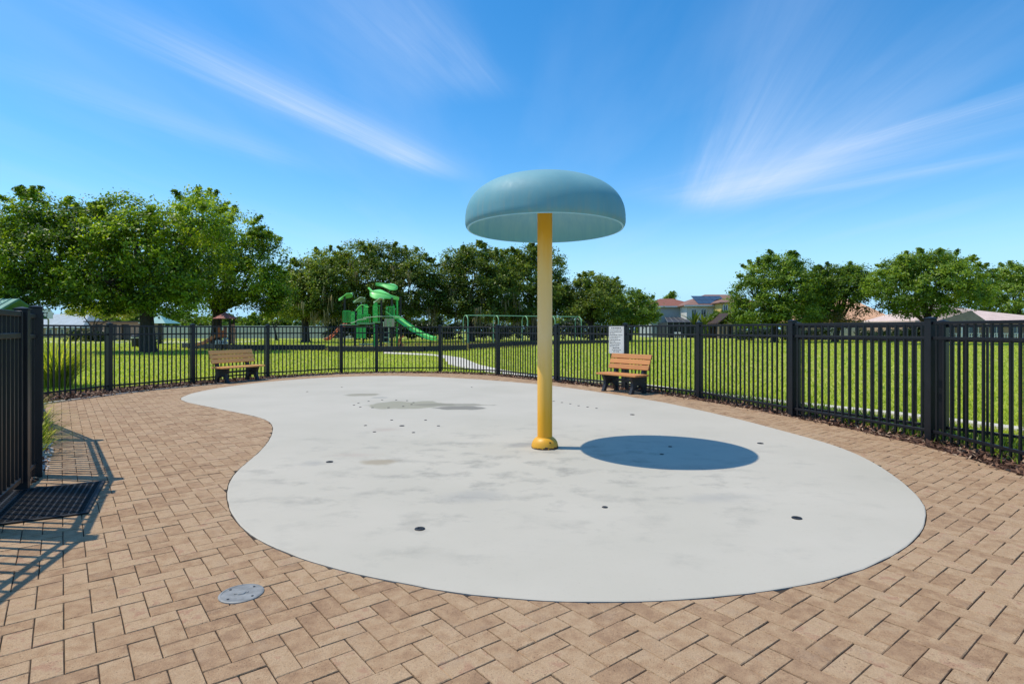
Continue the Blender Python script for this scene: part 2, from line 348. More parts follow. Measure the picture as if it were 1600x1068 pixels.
def dome_in_mat():
    m, t, b = base_mat('stained_dome_lining'); o = objc(t)
    mp = nd(t, 'ShaderNodeMapping'); lk(t, o, mp.inputs['Vector']); mp.inputs['Scale'].default_value = (12, 12, 0.8)
    drip = noise(t, mp.outputs[0], 0.9, 7, 0.7)
    lk(t, ramp(t, drip, [(0.2, (0.24, 0.58, 0.80)), (0.55, (0.34, 0.68, 0.84)), (0.9, (0.48, 0.74, 0.82))]), b.inputs['Base Color'])
    b.inputs['Roughness'].default_value = 0.55
    tr = t.nodes.new('ShaderNodeBsdfTranslucent'); tr.inputs['Color'].default_value = (0.45, 0.85, 0.92, 1)
    mx = t.nodes.new('ShaderNodeMixShader'); mx.inputs[0].default_value = 0.06; lk(t, b.outputs[0], mx.inputs[1]); lk(t, tr.outputs[0], mx.inputs[2]); lk(t, mx.outputs[0], t.nodes['Material Output'].inputs['Surface'])
    return m
def pole_mat():
    m, t, b = base_mat('faded_yellow_paint'); o = objc(t)
    sep = t.nodes.new('ShaderNodeSeparateXYZ'); lk(t, o, sep.inputs[0])
    mp = nd(t, 'ShaderNodeMapping'); lk(t, o, mp.inputs['Vector']); mp.inputs['Scale'].default_value = (8, 8, 0.7)
    n = noise(t, mp.outputs[0], 2.2, 5, 0.6)
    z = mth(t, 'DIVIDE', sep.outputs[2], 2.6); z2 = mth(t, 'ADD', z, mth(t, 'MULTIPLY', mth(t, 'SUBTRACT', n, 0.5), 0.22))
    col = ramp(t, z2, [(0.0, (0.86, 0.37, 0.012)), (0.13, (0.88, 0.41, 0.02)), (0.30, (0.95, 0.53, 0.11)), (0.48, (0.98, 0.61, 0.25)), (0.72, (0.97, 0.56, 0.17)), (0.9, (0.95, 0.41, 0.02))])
    lk(t, col, b.inputs['Base Color']); b.inputs['Roughness'].default_value = 0.5; b.inputs['Specular IOR Level'].default_value = 0.35; return m
def rusty_yellow():
    m, t, b = base_mat('chipped_yellow_paint'); o = objc(t)
    sep = t.nodes.new('ShaderNodeSeparateXYZ'); lk(t, o, sep.inputs[0]); n = noise(t, o, 22, 5, 0.6)
    edge = t.nodes.new('ShaderNodeMapRange'); edge.inputs['From Min'].default_value = 0.035; edge.inputs['From Max'].default_value = 0.0; lk(t, sep.outputs[2], edge.inputs['Value'])
    k = mth(t, 'ADD', mth(t, 'MULTIPLY', edge.outputs[0], 0.34), n)
    r = ramp(t, k, [(0.66, (0, 0, 0)), (0.70, (1, 1, 1))])
    lk(t, mixc(t, r, (0.74, 0.36, 0.018), (0.07, 0.03, 0.012)), b.inputs['Base Color']); b.inputs['Roughness'].default_value = 0.45; return m
def roof_mat(name, col, freq=3.0):
    m, t, b = base_mat(name); p = pos(t); n = noise(t, p, 1.2, 5); n2 = noise(t, p, 9, 4)
    w = t.nodes.new('ShaderNodeTexWave'); w.bands_direction = 'Z'; w.inputs['Scale'].default_value = freq; w.inputs['Distortion'].default_value = 0.6; lk(t, p, w.inputs['Vector'])
    k = mth(t, 'ADD', mth(t, 'MULTIPLY', n, 0.6), mth(t, 'MULTIPLY', n2, 0.4))
    c = ramp(t, k, [(0.3, tuple(x*0.75 for x in col)), (0.7, tuple(min(1, x*1.2) for x in col))])
    lk(t, c, b.inputs['Base Color']); b.inputs['Roughness'].default_value = 0.8; bump(t, b, w.outputs['Fac'], 0.5, 0.05); return m

M = {}
M['lawn'] = lawn_mat()
M['grass'] = leafy('grass_blade', [(0, (0.28, 0.35, 0.03)), (0.5, (0.50, 0.56, 0.065)), (1, (0.72, 0.72, 0.19))], 0.45, 0.6, 0.2)
M['oak'] = leafy('oak_leaf', [(0, (0.038, 0.075, 0.007)), (0.5, (0.165, 0.265, 0.015)), (0.8, (0.36, 0.48, 0.024)), (1, (0.50, 0.58, 0.040))], 0.45)
M['oak_dark'] = leafy('dark_oak_leaf', [(0, (0.055, 0.092, 0.012)), (0.5, (0.14, 0.20, 0.024)), (1, (0.32, 0.38, 0.05))], 0.42)
M['round'] = leafy('glossy_leaf', [(0, (0.055, 0.105, 0.012)), (0.5, (0.155, 0.25, 0.026)), (1, (0.33, 0.43, 0.05))], 0.44, 0.4)
M['yellowgreen'] = leafy('yellow_green_leaf', [(0, (0.14, 0.20, 0.015)), (0.5, (0.30, 0.36, 0.03)), (1, (0.50, 0.48, 0.07))], 0.4)
M['rust_leaf'] = leafy('rusty_leaf', [(0, (0.05, 0.055, 0.015)), (0.5, (0.11, 0.10, 0.025)), (1, (0.24, 0.16, 0.06))], 0.25)
M['moss'] = leafy('spanish_moss', [(0, (0.12, 0.11, 0.05)), (0.6, (0.28, 0.23, 0.11)), (1, (0.50, 0.38, 0.20))], 0.25, 0.9, 0.1)
M['hedge'] = leafy('hedge_leaf', [(0, (0.016, 0.030, 0.007)), (0.6, (0.036, 0.062, 0.013)), (1, (0.075, 0.10, 0.02))], 0.2)
M['reed'] = leafy('reed_blade', [(0, (0.13, 0.19, 0.012)), (0.5, (0.36, 0.42, 0.035)), (1, (0.72, 0.68, 0.16))], 0.6, 0.5)
M['banana'] = leafy('banana_leaf', [(0, (0.06, 0.10, 0.012)), (1, (0.19, 0.22, 0.04))], 0.4)
M['paver'] = paver_mat('tan_paver', 'obj'); M['paver_mass'] = paver_mat('tan_paver_field', 'attr')
M['joint'] = simple('paver_joint_sand', (0.055, 0.042, 0.032), 0.3, 40, 0.95, 0.1, bmp=0.4, bscale=200)
M['pad'] = pad_mat(); M['pad_edge'] = simple('pad_edge_concrete', (0.30, 0.28, 0.25), 0.25, 30, 0.9, 0.2, bmp=0.4, bscale=120)
M['mulch'] = mulch_mat(); M['soil'] = simple('mulch_soil', (0.075, 0.04, 0.027), 0.45, 25, 0.95, 0.1, bmp=0.8, bscale=45)
M['fence'] = simple('black_powder_coat', (0.0075, 0.008, 0.0105), 0.25, 6, 0.42, 0.38)
M['fence_far'] = M['fence']
M['concrete'] = simple('pale_concrete', (0.62, 0.57, 0.46), 0.12, 3, 0.9, 0.2, bmp=0.3, bscale=80)
M['slat'] = wood_mat('cedar_plastic_lumber', (0.56, 0.235, 0.075)); M['slat_brightened'] = wood_mat('brightened_cedar_lumber', (0.92, 0.43, 0.13))  # second lumber: same cedar, light put into its colour for the unlit left bench
M['black_plastic'] = simple('black_recycled_plastic', (0.022, 0.022, 0.024), 0.3, 20, 0.5, 0.4, bmp=0.1)
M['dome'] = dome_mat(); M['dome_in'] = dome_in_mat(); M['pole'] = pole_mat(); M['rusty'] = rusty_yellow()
M['steel'] = simple('grey_cast_metal', (0.25, 0.25, 0.235), 0.25, 22, 0.6, 0.4, metal=0.15, bmp=0.15, bscale=150)
M['dark_metal'] = simple('dark_nozzle_metal', (0.02, 0.02, 0.02), 0.3, 30, 0.5, 0.4)
M['rubber'] = simple('black_rubber', (0.011, 0.011, 0.012), 0.4, 30, 0.6, 0.35, bmp=0.3, bscale=120)
M['sign'] = simple('sign_white', (0.66, 0.64, 0.58), 0.05, 5, 0.5, 0.3); M['ink'] = simple('sign_ink', (0.03, 0.03, 0.035), 0.1, 5, 0.6, 0.2)
M['bark'] = bark_mat()
M['green'] = simple('green_play_plastic', (0.045, 0.50, 0.065), 0.15, 2, 0.4, 0.5); M['green_lt'] = simple('light_green_plastic', (0.21, 0.70, 0.17), 0.12, 2, 0.35, 0.5)
M['sage'] = simple('sage_plastic', (0.36, 0.46, 0.30), 0.1, 2, 0.5, 0.4); M['brown'] = simple('brown_steel', (0.035, 0.025, 0.02), 0.2, 4, 0.5, 0.4)
M['tan'] = simple('tan_plastic', (0.42, 0.34, 0.22), 0.1, 4, 0.5, 0.4); M['orange'] = simple('faded_orange_plastic', (0.58, 0.15, 0.05), 0.2, 4, 0.5, 0.4)
M['orange_lt'] = simple('pale_orange_plastic', (0.78, 0.32, 0.17), 0.15, 4, 0.5, 0.4)
M['maroon'] = simple('maroon_roof', (0.36, 0.13, 0.11), 0.2, 4, 0.5, 0.4); M['tyre'] = M['black_plastic']
M['swing_green'] = simple('pale_green_pipe', (0.27, 0.52, 0.25), 0.1, 4, 0.4, 0.5)
M['white_plastic'] = simple('white_plastic', (0.72, 0.72, 0.70), 0.05, 4, 0.5, 0.4)
M['vinyl'] = simple('cream_vinyl', (0.58, 0.54, 0.45), 0.06, 2, 0.6, 0.3)
M['stucco_grey'] = simple('grey_stucco', (0.36, 0.38, 0.385), 0.08, 1.5, 0.9, 0.2, bmp=0.2); M['stucco_cream'] = simple('cream_stucco', (0.62, 0.60, 0.53), 0.08, 1.5, 0.9, 0.2, bmp=0.2)
M['stucco_yellow'] = simple('yellow_stucco', (0.66, 0.47, 0.16), 0.08, 1.5, 0.9, 0.2, bmp=0.2); M['stucco_tan'] = simple('tan_stucco', (0.33, 0.235, 0.165), 0.1, 1.5, 0.9, 0.2)
M['trim'] = simple('white_trim', (0.7, 0.69, 0.66), 0.05, 2, 0.6, 0.3)
M['roof_red'] = roof_mat('red_tile_roof', (0.25, 0.09, 0.052)); M['roof_brown'] = roof_mat('brown_tile_roof', (0.25, 0.13, 0.09))
M['roof_orange'] = roof_mat('orange_shingle_roof', (0.72, 0.40, 0.22), 5); M['roof_pink'] = roof_mat('pale_pink_shingle_roof', (0.66, 0.50, 0.42), 5); M['roof_grey'] = roof_mat('pale_grey_metal_roof', (0.42, 0.47, 0.48), 4)
M['roof_teal'] = simple('teal_metal_roof', (0.14, 0.33, 0.28), 0.15, 2, 0.35, 0.5)
M['solar'] = simple('solar_glass', (0.05, 0.06, 0.075), 0.2, 2, 0.15, 0.6); M['screen'] = simple('dark_screen_mesh', (0.02, 0.022, 0.026), 0.3, 2, 0.6, 0.3); M['screen_roof'] = simple('screen_roof_mesh', (0.05, 0.054, 0.062), 0.3, 2, 0.6, 0.3)
M['bronze'] = simple('bronze_frame', (0.04, 0.035, 0.03), 0.2, 4, 0.4, 0.4); M['pergola'] = simple('dark_brown_timber', (0.05, 0.03, 0.02), 0.3, 4, 0.7, 0.3)
def glass_mat():
    m, t, b = base_mat('window_glass'); b.inputs['Base Color'].default_value = (0.03, 0.04, 0.045, 1); b.inputs['Roughness'].default_value = 0.06; b.inputs['Specular IOR Level'].default_value = 0.7; return m
M['glass'] = glass_mat()
M['porch'] = simple('weathered_porch_roof', (0.30, 0.235, 0.19), 0.15, 3, 0.8, 0.2)
M['navy'] = simple('navy_plastic', (0.012, 0.014, 0.024), 0.2, 6, 0.5, 0.4)
M['stone'] = simple('white_pebble', (0.52, 0.50, 0.46), 0.2, 9, 0.8, 0.3)

# ------------------------------------------------------------------ the setting: ground
PAD = [(-6.221, 10.719), (-5.851, 10.24), (-5.565, 9.973), (-4.608, 9.175), (-3.793, 8.495), (-3.564, 8.251), (-3.351, 7.964), (-3.141, 7.545), (-2.973, 7.123), (-2.829, 6.707), (-2.707, 6.267), (-2.612, 5.851), (-2.56, 5.567), (-2.519, 5.31), (-2.475, 5.097), (-2.402, 4.88), (-2.306, 4.643), (-2.204, 4.428), (-2.082, 4.201), (-1.976, 4.024), (-1.839, 3.823), (-1.704, 3.652), (-1.57, 3.507), (-1.385, 3.353), (-1.226, 3.24), (-1.067, 3.134), (-0.934, 3.053), (-0.795, 2.994), (-0.656, 2.941), (-0.479, 2.86), (-0.312, 2.797), (-0.138, 2.747), (0.0, 2.724), (0.226, 2.699), (0.45, 2.686), (0.602, 2.699), (0.834, 2.718), (0.978, 2.737), (1.168, 2.79), (1.436, 2.86), (1.637, 2.933), (1.844, 3.042), (2.121, 3.222), (2.359, 3.403), (2.552, 3.584), (2.711, 3.76), (2.884, 3.982), (3.018, 4.186), (3.12, 4.40), (3.275, 4.779), (3.46, 5.395), (3.538, 5.763), (3.577, 6.199), (3.55, 6.591), (3.424, 7.305), (3.268, 8.134), (3.024, 9.031), (2.695, 10.06), (2.215, 11.028), (1.617, 12.072), (0.883, 13.183), (0.0, 14.072), (-0.997, 14.895), (-2.084, 15.561), (-3.2, 15.929), (-4.237, 15.819), (-5.12, 15.292), (-5.707, 14.61), (-6.169, 13.818), (-6.47, 12.603), (-6.465, 11.585)]
def smooth_loop(P, n, it=2):
    P = np.array(P); seg = np.linalg.norm(np.roll(P, -1, 0)-P, axis=1); L = np.concatenate([[0], np.cumsum(seg)])
    Q = np.vstack([P, P[:1]]); s = np.linspace(0, L[-1], n, endpoint=False)
    X = np.stack([np.interp(s, L, Q[:, 0]), np.interp(s, L, Q[:, 1])], 1)
    for _ in range(it): X = (np.roll(X, 1, 0)+2*X+np.roll(X, -1, 0))/4
    return X
pad = smooth_loop(PAD, 320, 6)
PLAZA_IN = [(-4.05, 4.88), (-4.45, 5.45), (-5.02, 6.2), (-5.7, 7.05), (-6.4, 7.9), (-7.5, 9.1), (-8.199, 9.887), (-7.95, 10.82), (-7.72, 11.947), (-7.385, 12.75), (-7.0, 13.6), (-6.35, 14.895), (-5.7, 15.8), (-4.953, 16.55), (-3.63, 17.05), (-2.143, 16.95), (-1.105, 16.502), (-0.391, 15.929), (0.645, 14.5), (1.061, 13.986), (2.236, 12.45), (2.83, 11.65), (3.35, 10.522), (3.74, 9.638), (4.03, 8.623), (4.28, 7.855), (4.45, 6.951), (4.53, 6.458), (4.56, 5.807), (4.50, 5.246), (4.48, 4.6), (4.35, 3.4), (4.1, 1.5), (3.4, -1.2), (1.0, -2.6), (-1.5, -2.3), (-2.3, -0.2), (-2.55, 1.4), (-3.1, 3.1), (-4.2, 2.2), (-6.6, 3.3)]
plaza = np.array(PLAZA_IN)
def inside(poly, x, y):
    x1, y1 = poly[:, 0], poly[:, 1]; x2, y2 = np.roll(x1, -1), np.roll(y1, -1)
    c = ((y1 > y) != (y2 > y)); xs = (x2-x1)*(y-y1)/np.where(np.abs(y2-y1) < 1e-9, 1e-9, (y2-y1))+x1
    return bool(np.sum(c & (x < xs)) % 2)
def near_edge(poly, x, y):
    a = poly; b = np.roll(poly, -1, 0); d = b-a; t = np.clip(((x-a[:, 0])*d[:, 0]+(y-a[:, 1])*d[:, 1])/np.maximum((d**2).sum(1), 1e-12), 0, 1)
    q = a+d*t[:, None]; r = np.hypot(q[:, 0]-x, q[:, 1]-y); i = int(r.argmin()); return r[i], q[i]

g = MB(); NX = 24
g.add([(-420, -60, -0.03), (420, -60, -0.03), (420, 620, -0.03), (-420, 620, -0.03)], [(0, 1, 2, 3)])
structure(g.build('lawn_ground', M['lawn']))
def flat(poly, z): 
    b = MB(); b.add([(p[0], p[1], z) for p in poly], [tuple(range(len(poly)))]); return b
def strip(A, B, z):
    b = MB(); n = len(A); b.add([(p[0], p[1], z) for p in A]+[(p[0], p[1], z) for p in B], [(i, i+1, n+i+1, n+i) for i in range(n-1)]); return b
# mulch bed: a band outside the pavers, along the fence
def offs(P, d):
    P = np.array(P); T = np.gradient(P, axis=0); T /= np.linalg.norm(T, axis=1)[:, None]; return P+np.stack([-T[:, 1], T[:, 0]], 1)*d
edge = np.array(PLAZA_IN[0:32])
es = np.linspace(0, 1, 160); el = np.concatenate([[0], np.cumsum(np.linalg.norm(np.diff(edge, axis=0), axis=1))]); el /= el[-1]
edge = np.stack([np.interp(es, el, edge[:, 0]), np.interp(es, el, edge[:, 1])], 1)
for _ in range(4): edge[1:-1] = (edge[:-2]+2*edge[1:-1]+edge[2:])/4
wid = np.interp(es, [0, 0.03, 0.16, 0.3, 0.45, 0.55, 0.8, 1], [0.6, 1.3, 2.0, 1.3, 0.55, 0.5, 0.75, 1.0])
T = np.gradient(edge, axis=0); T /= np.linalg.norm(T, axis=1)[:, None]; NRM = np.stack([-T[:, 1], T[:, 0]], 1)
structure(strip(edge, edge+NRM*wid[:, None], -0.010).build('mulch_bed', M['soil']))
# bark chips on it
nch = 16000; r = np.random.default_rng(5); ii = r.integers(0, 160, nch); ww = r.random(nch)
cx = edge[ii]+NRM[ii]*(ww*wid[ii])[:, None]+r.normal(0, 0.06, (nch, 2)); keep = np.array([True]*nch)
ang = r.random(nch)*2*PI; ln = r.uniform(0.010, 0.040, nch); wd = r.uniform(0.004, 0.012, nch)
ca, sa = np.cos(ang), np.sin(ang); z0 = r.uniform(-0.004, 0.018, nch); tl = r.normal(0, 0.012, nch); tw = r.normal(0, 0.006, nch)
V = np.zeros((nch, 4, 3))
for k, (a, b) in enumerate(((-1, -1), (1, -1), (1, 1), (-1, 1))):
    V[:, k, 0] = cx[:, 0]+a*ln*ca-b*wd*sa; V[:, k, 1] = cx[:, 1]+a*ln*sa+b*wd*ca; V[:, k, 2] = z0+a*tl+b*tw
o = put('bark_chips', np_mesh('bark_chips', V.reshape(-1, 3), nch, 4, M['mulch'], r.random(nch))); stuff(o)
o['label'] = 'reddish brown bark mulch strewn along the foot of the fence'

# paver field: 90 degree herringbone
structure(flat(plaza, -0.010+0.004).build('plaza_bed', M['joint']))
plaza_o = structure(put('brick_plaza', None))
A0 = R(38.2); e1 = np.array([math.cos(A0), math.sin(A0)]); e2 = np.array([math.sin(A0), -math.cos(A0)])
U = 0.1016; O0 = np.array([-0.2835, 2.185])
def clip(poly, q, n, d):
    out = []
    for i in range(len(poly)):
        a, b = poly[i], poly[(i+1) % len(poly)]; da = (a-q)@n-d; db = (b-q)@n-d
        if da >= 0: out.append(a)
        if (da >= 0) != (db >= 0): out.append(a+(b-a)*(da/(da-db)))
    return out
brng = random.Random(11)
field = []          # (screen size measure, polygon, whole?, long axis)
for i in range(-80, 160):
    for j in range(-50, 50):
        for kind in (0, 1):
            u, v = i+4*j, -i
            if kind == 0: u0, v0, du, dv = u, v, 2, 1
            else: u0, v0, du, dv = u+2, v, 1, 2
            c = O0+e1*U*(u0+du/2)+e2*U*(v0+dv/2)
            if not (-8.4 < c[0] < 4.9 and -1.0 < c[1] < 17.4): continue
            gp = 0.0021
            poly = [O0+e1*(U*(u0+a*du)+(gp if a == 0 else -gp))+e2*(U*(v0+b*dv)+(gp if b == 0 else -gp)) for a, b in ((0, 0), (1, 0), (1, 1), (0, 1))]
            ins = inside(pad, c[0], c[1]); dp, qp = near_edge(pad, c[0], c[1])
            if ins and dp > 0.12: continue
            ino = inside(plaza, c[0], c[1]); do, qo = near_edge(plaza, c[0], c[1])
            if not ino and do > 0.12: continue
            whole = True
            if dp < 0.125:
                n = (c-qp)/max(dp, 1e-6); n = -n if ins else n; n2 = len(poly); poly = clip(poly, qp, n, 0.006); whole = False
            if len(poly) >= 3 and do < 0.125:
                n = (c-qo)/max(do, 1e-6); n = n if ino else -n; poly = clip(poly, qo, n, 0.004); whole = False
            if len(poly) < 3: continue
            P = np.array(poly); ar = 0.5*abs(np.sum(P[:, 0]*np.roll(P[:, 1], -1)-P[:, 1]*np.roll(P[:, 0], -1)))
            if ar < 0.0012: continue
            y = c[1]
            vis = y > 0.9 and abs(c[0])/max(y, 0.1) < 0.90 and 515+896*1.28/max(y, 0.1) < 1078
            field.append((ar/(max(y, 0.3)**3) if vis else -1.0/(1+abs(y)), P, c))
field.sort(key=lambda f: -f[0])
def brick_geo(P, c, tz, tx, ty):
    # tapered top edge, slight tilt
    n = len(P); ctr = P.mean(0); ins = 0.0028
    d = P-ctr; dn = np.linalg.norm(d, axis=1)[:, None]; Q = P-d/np.maximum(dn, 1e-6)*ins*1.4
    def zz(p, z): return z+tz+(p[0]-ctr[0])*tx+(p[1]-ctr[1])*ty
    vs = [(p[0]-c[0], p[1]-c[1], -0.03) for p in P]+[(p[0]-c[0], p[1]-c[1], zz(p, -0.0032)) for p in P]+[(p[0]-c[0], p[1]-c[1], zz(p, 0)) for p in Q]
    fs = [tuple(2*n+k for k in range(n))]
    for k in range(n):
        k2 = (k+1) % n; fs += [(k, k2, n+k2, n+k), (n+k, n+k2, 2*n+k2, 2*n+k)]
    return vs, fs
shared = {}
mass_v, mass_f, mass_t = [], [], []
for q, (sc_, P, c) in enumerate(field):
    tz = brng.gauss(0, 0.0011); tx = brng.gauss(0, 0.005); ty = brng.gauss(0, 0.005)
    if q < 300:
        vs, fs = brick_geo(P, c, 0, 0, 0)
        key = None
        if len(P) == 4 and abs(np.linalg.norm(P[1]-P[0])-0.0983*(2 if np.linalg.norm(P[1]-P[0]) > 0.15 else 1)) < 0.02: key = (round(float(np.linalg.norm(P[1]-P[0])), 3), round(float(np.linalg.norm(P[2]-P[1])), 3))
        if key and key in shared: me = shared[key]
        else:
            me = bpy.data.meshes.new('brick'); me.from_pydata(vs, [], fs); me.materials.append(M['paver']); me.update()
            if key: shared[key] = me
        o = bpy.data.objects.new('brick', me); C.objects.link(o); o.parent = plaza_o; o.location = (c[0], c[1], tz); o.rotation_euler = (ty, -tx, brng.gauss(0, 0.004))
    else:
        vs, fs = brick_geo(P, c, tz, tx, ty); o_ = len(mass_v)
        mass_v += [(a+c[0], b+c[1], z) for a, b, z in vs]; mass_f += [tuple(o_+k for k in f) for f in fs]; mass_t += [brng.random()]*len(fs)
me = bpy.data.meshes.new('paver_field'); me.from_pydata(mass_v, [], mass_f); at = me.attributes.new('tone', 'FLOAT', 'FACE'); at.data.foreach_set('value', mass_t); me.materials.append(M['paver_mass'])
stuff(put('paver_field', me, plaza_o))
# concrete edging along the left of the pavers
seg = edge[22:78]; b = strip(seg-NRM[22:78]*0.0, seg+NRM[22:78]*0.07, 0.008); structure(b.build('edging_strip', M['concrete']))

# white splash pad: its own slab, 8 mm proud of the pavers
b = MB(); n = len(pad); ctr = pad.mean(0)
T2 = np.roll(pad, -1, 0)-np.roll(pad, 1, 0); T2 /= np.linalg.norm(T2, axis=1)[:, None]; NP = np.stack([-T2[:, 1], T2[:, 0]], 1)   # loop runs anticlockwise: this points inwards
inn = pad+NP*0.006
jit = np.random.default_rng(3).normal(0, 0.0016, (n, 2))
vs = [(p[0], p[1], -0.02) for p in pad+jit]+[(p[0], p[1], 0.001) for p in pad+jit]+[(p[0], p[1], 0.004) for p in inn]
fs = [tuple(range(2*n, 3*n))]
b.add(vs, fs, 0); b.f += [(k, (k+1) % n, n+(k+1) % n, n+k) for k in range(n)]; b.m += [1]*n
b.f += [(n+k, n+(k+1) % n, 2*n+(k+1) % n, 2*n+k) for k in range(n)]; b.m += [0]*n
pad_o = structure(b.build('splash_pad', [M['pad'], M['pad_edge']]))

# nozzles, drains and the cover in the paving
def disc_mesh(name, r_, h, mat, holes=0):
    b = MB(); b.lathe([(r_, 0), (r_, h*0.7), (r_*0.93, h), (r_*0.45, h), (r_*0.40, h*0.4), (0.0005, h*0.4)], 20)
    for k in range(holes):
        a = 2*PI*k/holes; b.lathe([(r_*0.09, h), (r_*0.09, h*1.25), (0.0003, h*1.25)], 6, (r_*0.7*math.cos(a), r_*0.7*math.sin(a), 0))
    return b.mesh(name, mat, smooth=True)
noz = disc_mesh('water_jet', 0.021, 0.005, M['dark_metal'], 3); drn = disc_mesh('floor_drain', 0.034, 0.006, M['dark_metal'], 6)
for x, y in [(-1.701, 8.105), (-1.221, 8.105), (-1.954, 7.646), (-0.978, 7.62), (-1.72, 7.168), (-1.224, 7.123), (-2.679, 9.719), (-2.671, 9.973), (-2.507, 9.478), (-2.56, 10.24), (-2.362, 10.426), (-2.106, 10.426), (-1.891, 10.332), (-1.729, 10.06), (-1.718, 9.802), (-1.813, 9.557), (-2.025, 9.401), (-2.287, 9.401), (0.668, 4.125), (1.728, 6.267), (1.536, 5.881), (0.743, 10.24), (0.876, 10.06), (1.004, 9.887), (1.119, 9.638), (1.248, 9.478), (1.374, 9.324), (-3.783, 12.743), (-0.896, 12.743), (-4.223, 11.824)]:
    put('water_jet', noz, pad_o, (x, y, 0.0035))
for x, y in [(-1.762, 5.54), (-0.591, 3.676), (1.931, 3.888), (-1.463, 7.62), (1.809, 8.623), (2.79, 6.443)]:
    put('floor_drain', drn, pad_o, (x, y, 0.0035))
cv = thing('access_cover', 'round grey metal access cover let into the brick pavers', 'cover', (-1.314, 2.784, 0.0), R(20))
b = MB(); b.lathe([(0.102, -0.01), (0.102, 0.003), (0.098, 0.006), (0.090, 0.006), (0.089, 0.0045), (0.0005, 0.0045)], 48); b.build('cover_plate', M['steel'], cv, smooth=True)
b = MB(); b.lathe([(0.026, 0.004), (0.022, 0.009), (0.0005, 0.010)], 6); b.box((0, 0, 0.0055), (0.062, 0.018, 0.003)); b.build('lift_handle', M['steel'], cv)
for k in range(4):
    b = MB(); b.lathe([(0.006, 0.004), (0.006, 0.0062), (0.0003, 0.0062)], 8); a = R(45+90*k); b.build('screw', M['dark_metal'], cv, (0.075*math.cos(a), 0.075*math.sin(a), 0))

# concrete paths
WALK = [(-7.529, 33.732), (-4.91, 31.421), (-3.479, 29.407), (-2.322, 26.672), (-1.185, 21.239), (-0.184, 18.35), (0.731, 16.384), (0.692, 15.498), (-0.382, 17.118), (-1.218, 18.498), (-1.886, 20.121), (-2.347, 21.239), (-3.084, 26.065), (-3.872, 28.672), (-7.014, 31.421)]
structure(flat(WALK, -0.016).build('footpath', M['concrete']))
CURB = np.array([(0.45, 16.0), (0.692, 15.6), (2.467, 13.818), (3.143, 12.843), (3.749, 11.685), (4.143, 11.081), (4.571, 10.474), (4.801, 10.016), (5.246, 9.401), (5.728, 8.788), (6.003, 8.311), (6.194, 7.964), (6.5, 7.282), (6.75, 6.2), (6.8, 4.5)])
cn = offs(CURB, 0.13); cs = offs(CURB, -0.13); b = MB(); n = len(CURB)
b.add([(p[0], p[1], -0.05) for p in cn]+[(p[0], p[1], 0.03) for p in cn]+[(p[0], p[1], 0.03) for p in cs]+[(p[0], p[1], -0.05) for p in cs],
      [f for i in range(n-1) for f in ((i, i+1, n+i+1, n+i), (n+i, n+i+1, 2*n+i+1, 2*n+i), (2*n+i, 2*n+i+1, 3*n+i+1, 3*n+i))])
structure(b.build('mowing_kerb', M['concrete']))
structure(flat([(-62, 56), (-32.5, 56), (-27.5, 61), (-30, 68), (-62, 70)], -0.018).build('court_slab', M['concrete']))
structure(flat([(-34, 35.5), (-27.6, 35.5), (-27.2, 37), (-34, 37)], -0.022).build('bin_pad', M['concrete']))

# play-area surfaces (bark) behind timber edging
structure(flat([(-17.5, 35.3), (-11.7, 36), (-10.4, 34.0), (-2.8, 36.6), (5.5, 52.5), (9.8, 56.3), (9.2, 68), (-8, 66), (-14, 47), (-22, 44), (-24.5, 42)], -0.020).build('play_area_bark', M['soil']))

# grass blades: dense near the fence, thinner out on the field
def blades(n, seed):
    r = np.random.default_rng(seed); Y = 6.5+66*r.random(n*2)**2.2; X = (r.random(n*2)*2-1)*0.98*Y
    P = np.stack([X, Y], 1); ok = np.array([not inside(OUT, *p) for p in P]) & np.array([not inside(np.array(WALK), *p) for p in P])
    P = P[ok][:n]; n = len(P)
    a = r.random(n)*2*PI; h = r.uniform(0.035, 0.08, n)*(1+0.01*P[:, 1]); w = r.uniform(0.006, 0.013, n)*(1+0.06*P[:, 1])
    V = np.zeros((n, 3, 3)); V[:, 0, 0] = P[:, 0]-w*np.cos(a); V[:, 0, 1] = P[:, 1]-w*np.sin(a); V[:, 1, 0] = P[:, 0]+w*np.cos(a); V[:, 1, 1] = P[:, 1]+w*np.sin(a)
    V[:, :2, 2] = -0.032; le = r.normal(0, 0.6, (n, 2))*h[:, None]; V[:, 2, 0] = P[:, 0]+le[:, 0]; V[:, 2, 1] = P[:, 1]+le[:, 1]; V[:, 2, 2] = -0.03+h
    return np_mesh('lawn_grass', V.reshape(-1, 3), n, 3, M['grass'], np.clip(r.normal(0.5, 0.25, n), 0, 1))
OUT = np.vstack([edge+NRM*(wid*0.8)[:, None], [(4, -2), (-3, -2), (-7, 3)]])
o = stuff(put('lawn_grass', blades(120000, 2))); o['label'] = 'short bright green grass of the open field beyond the fence'

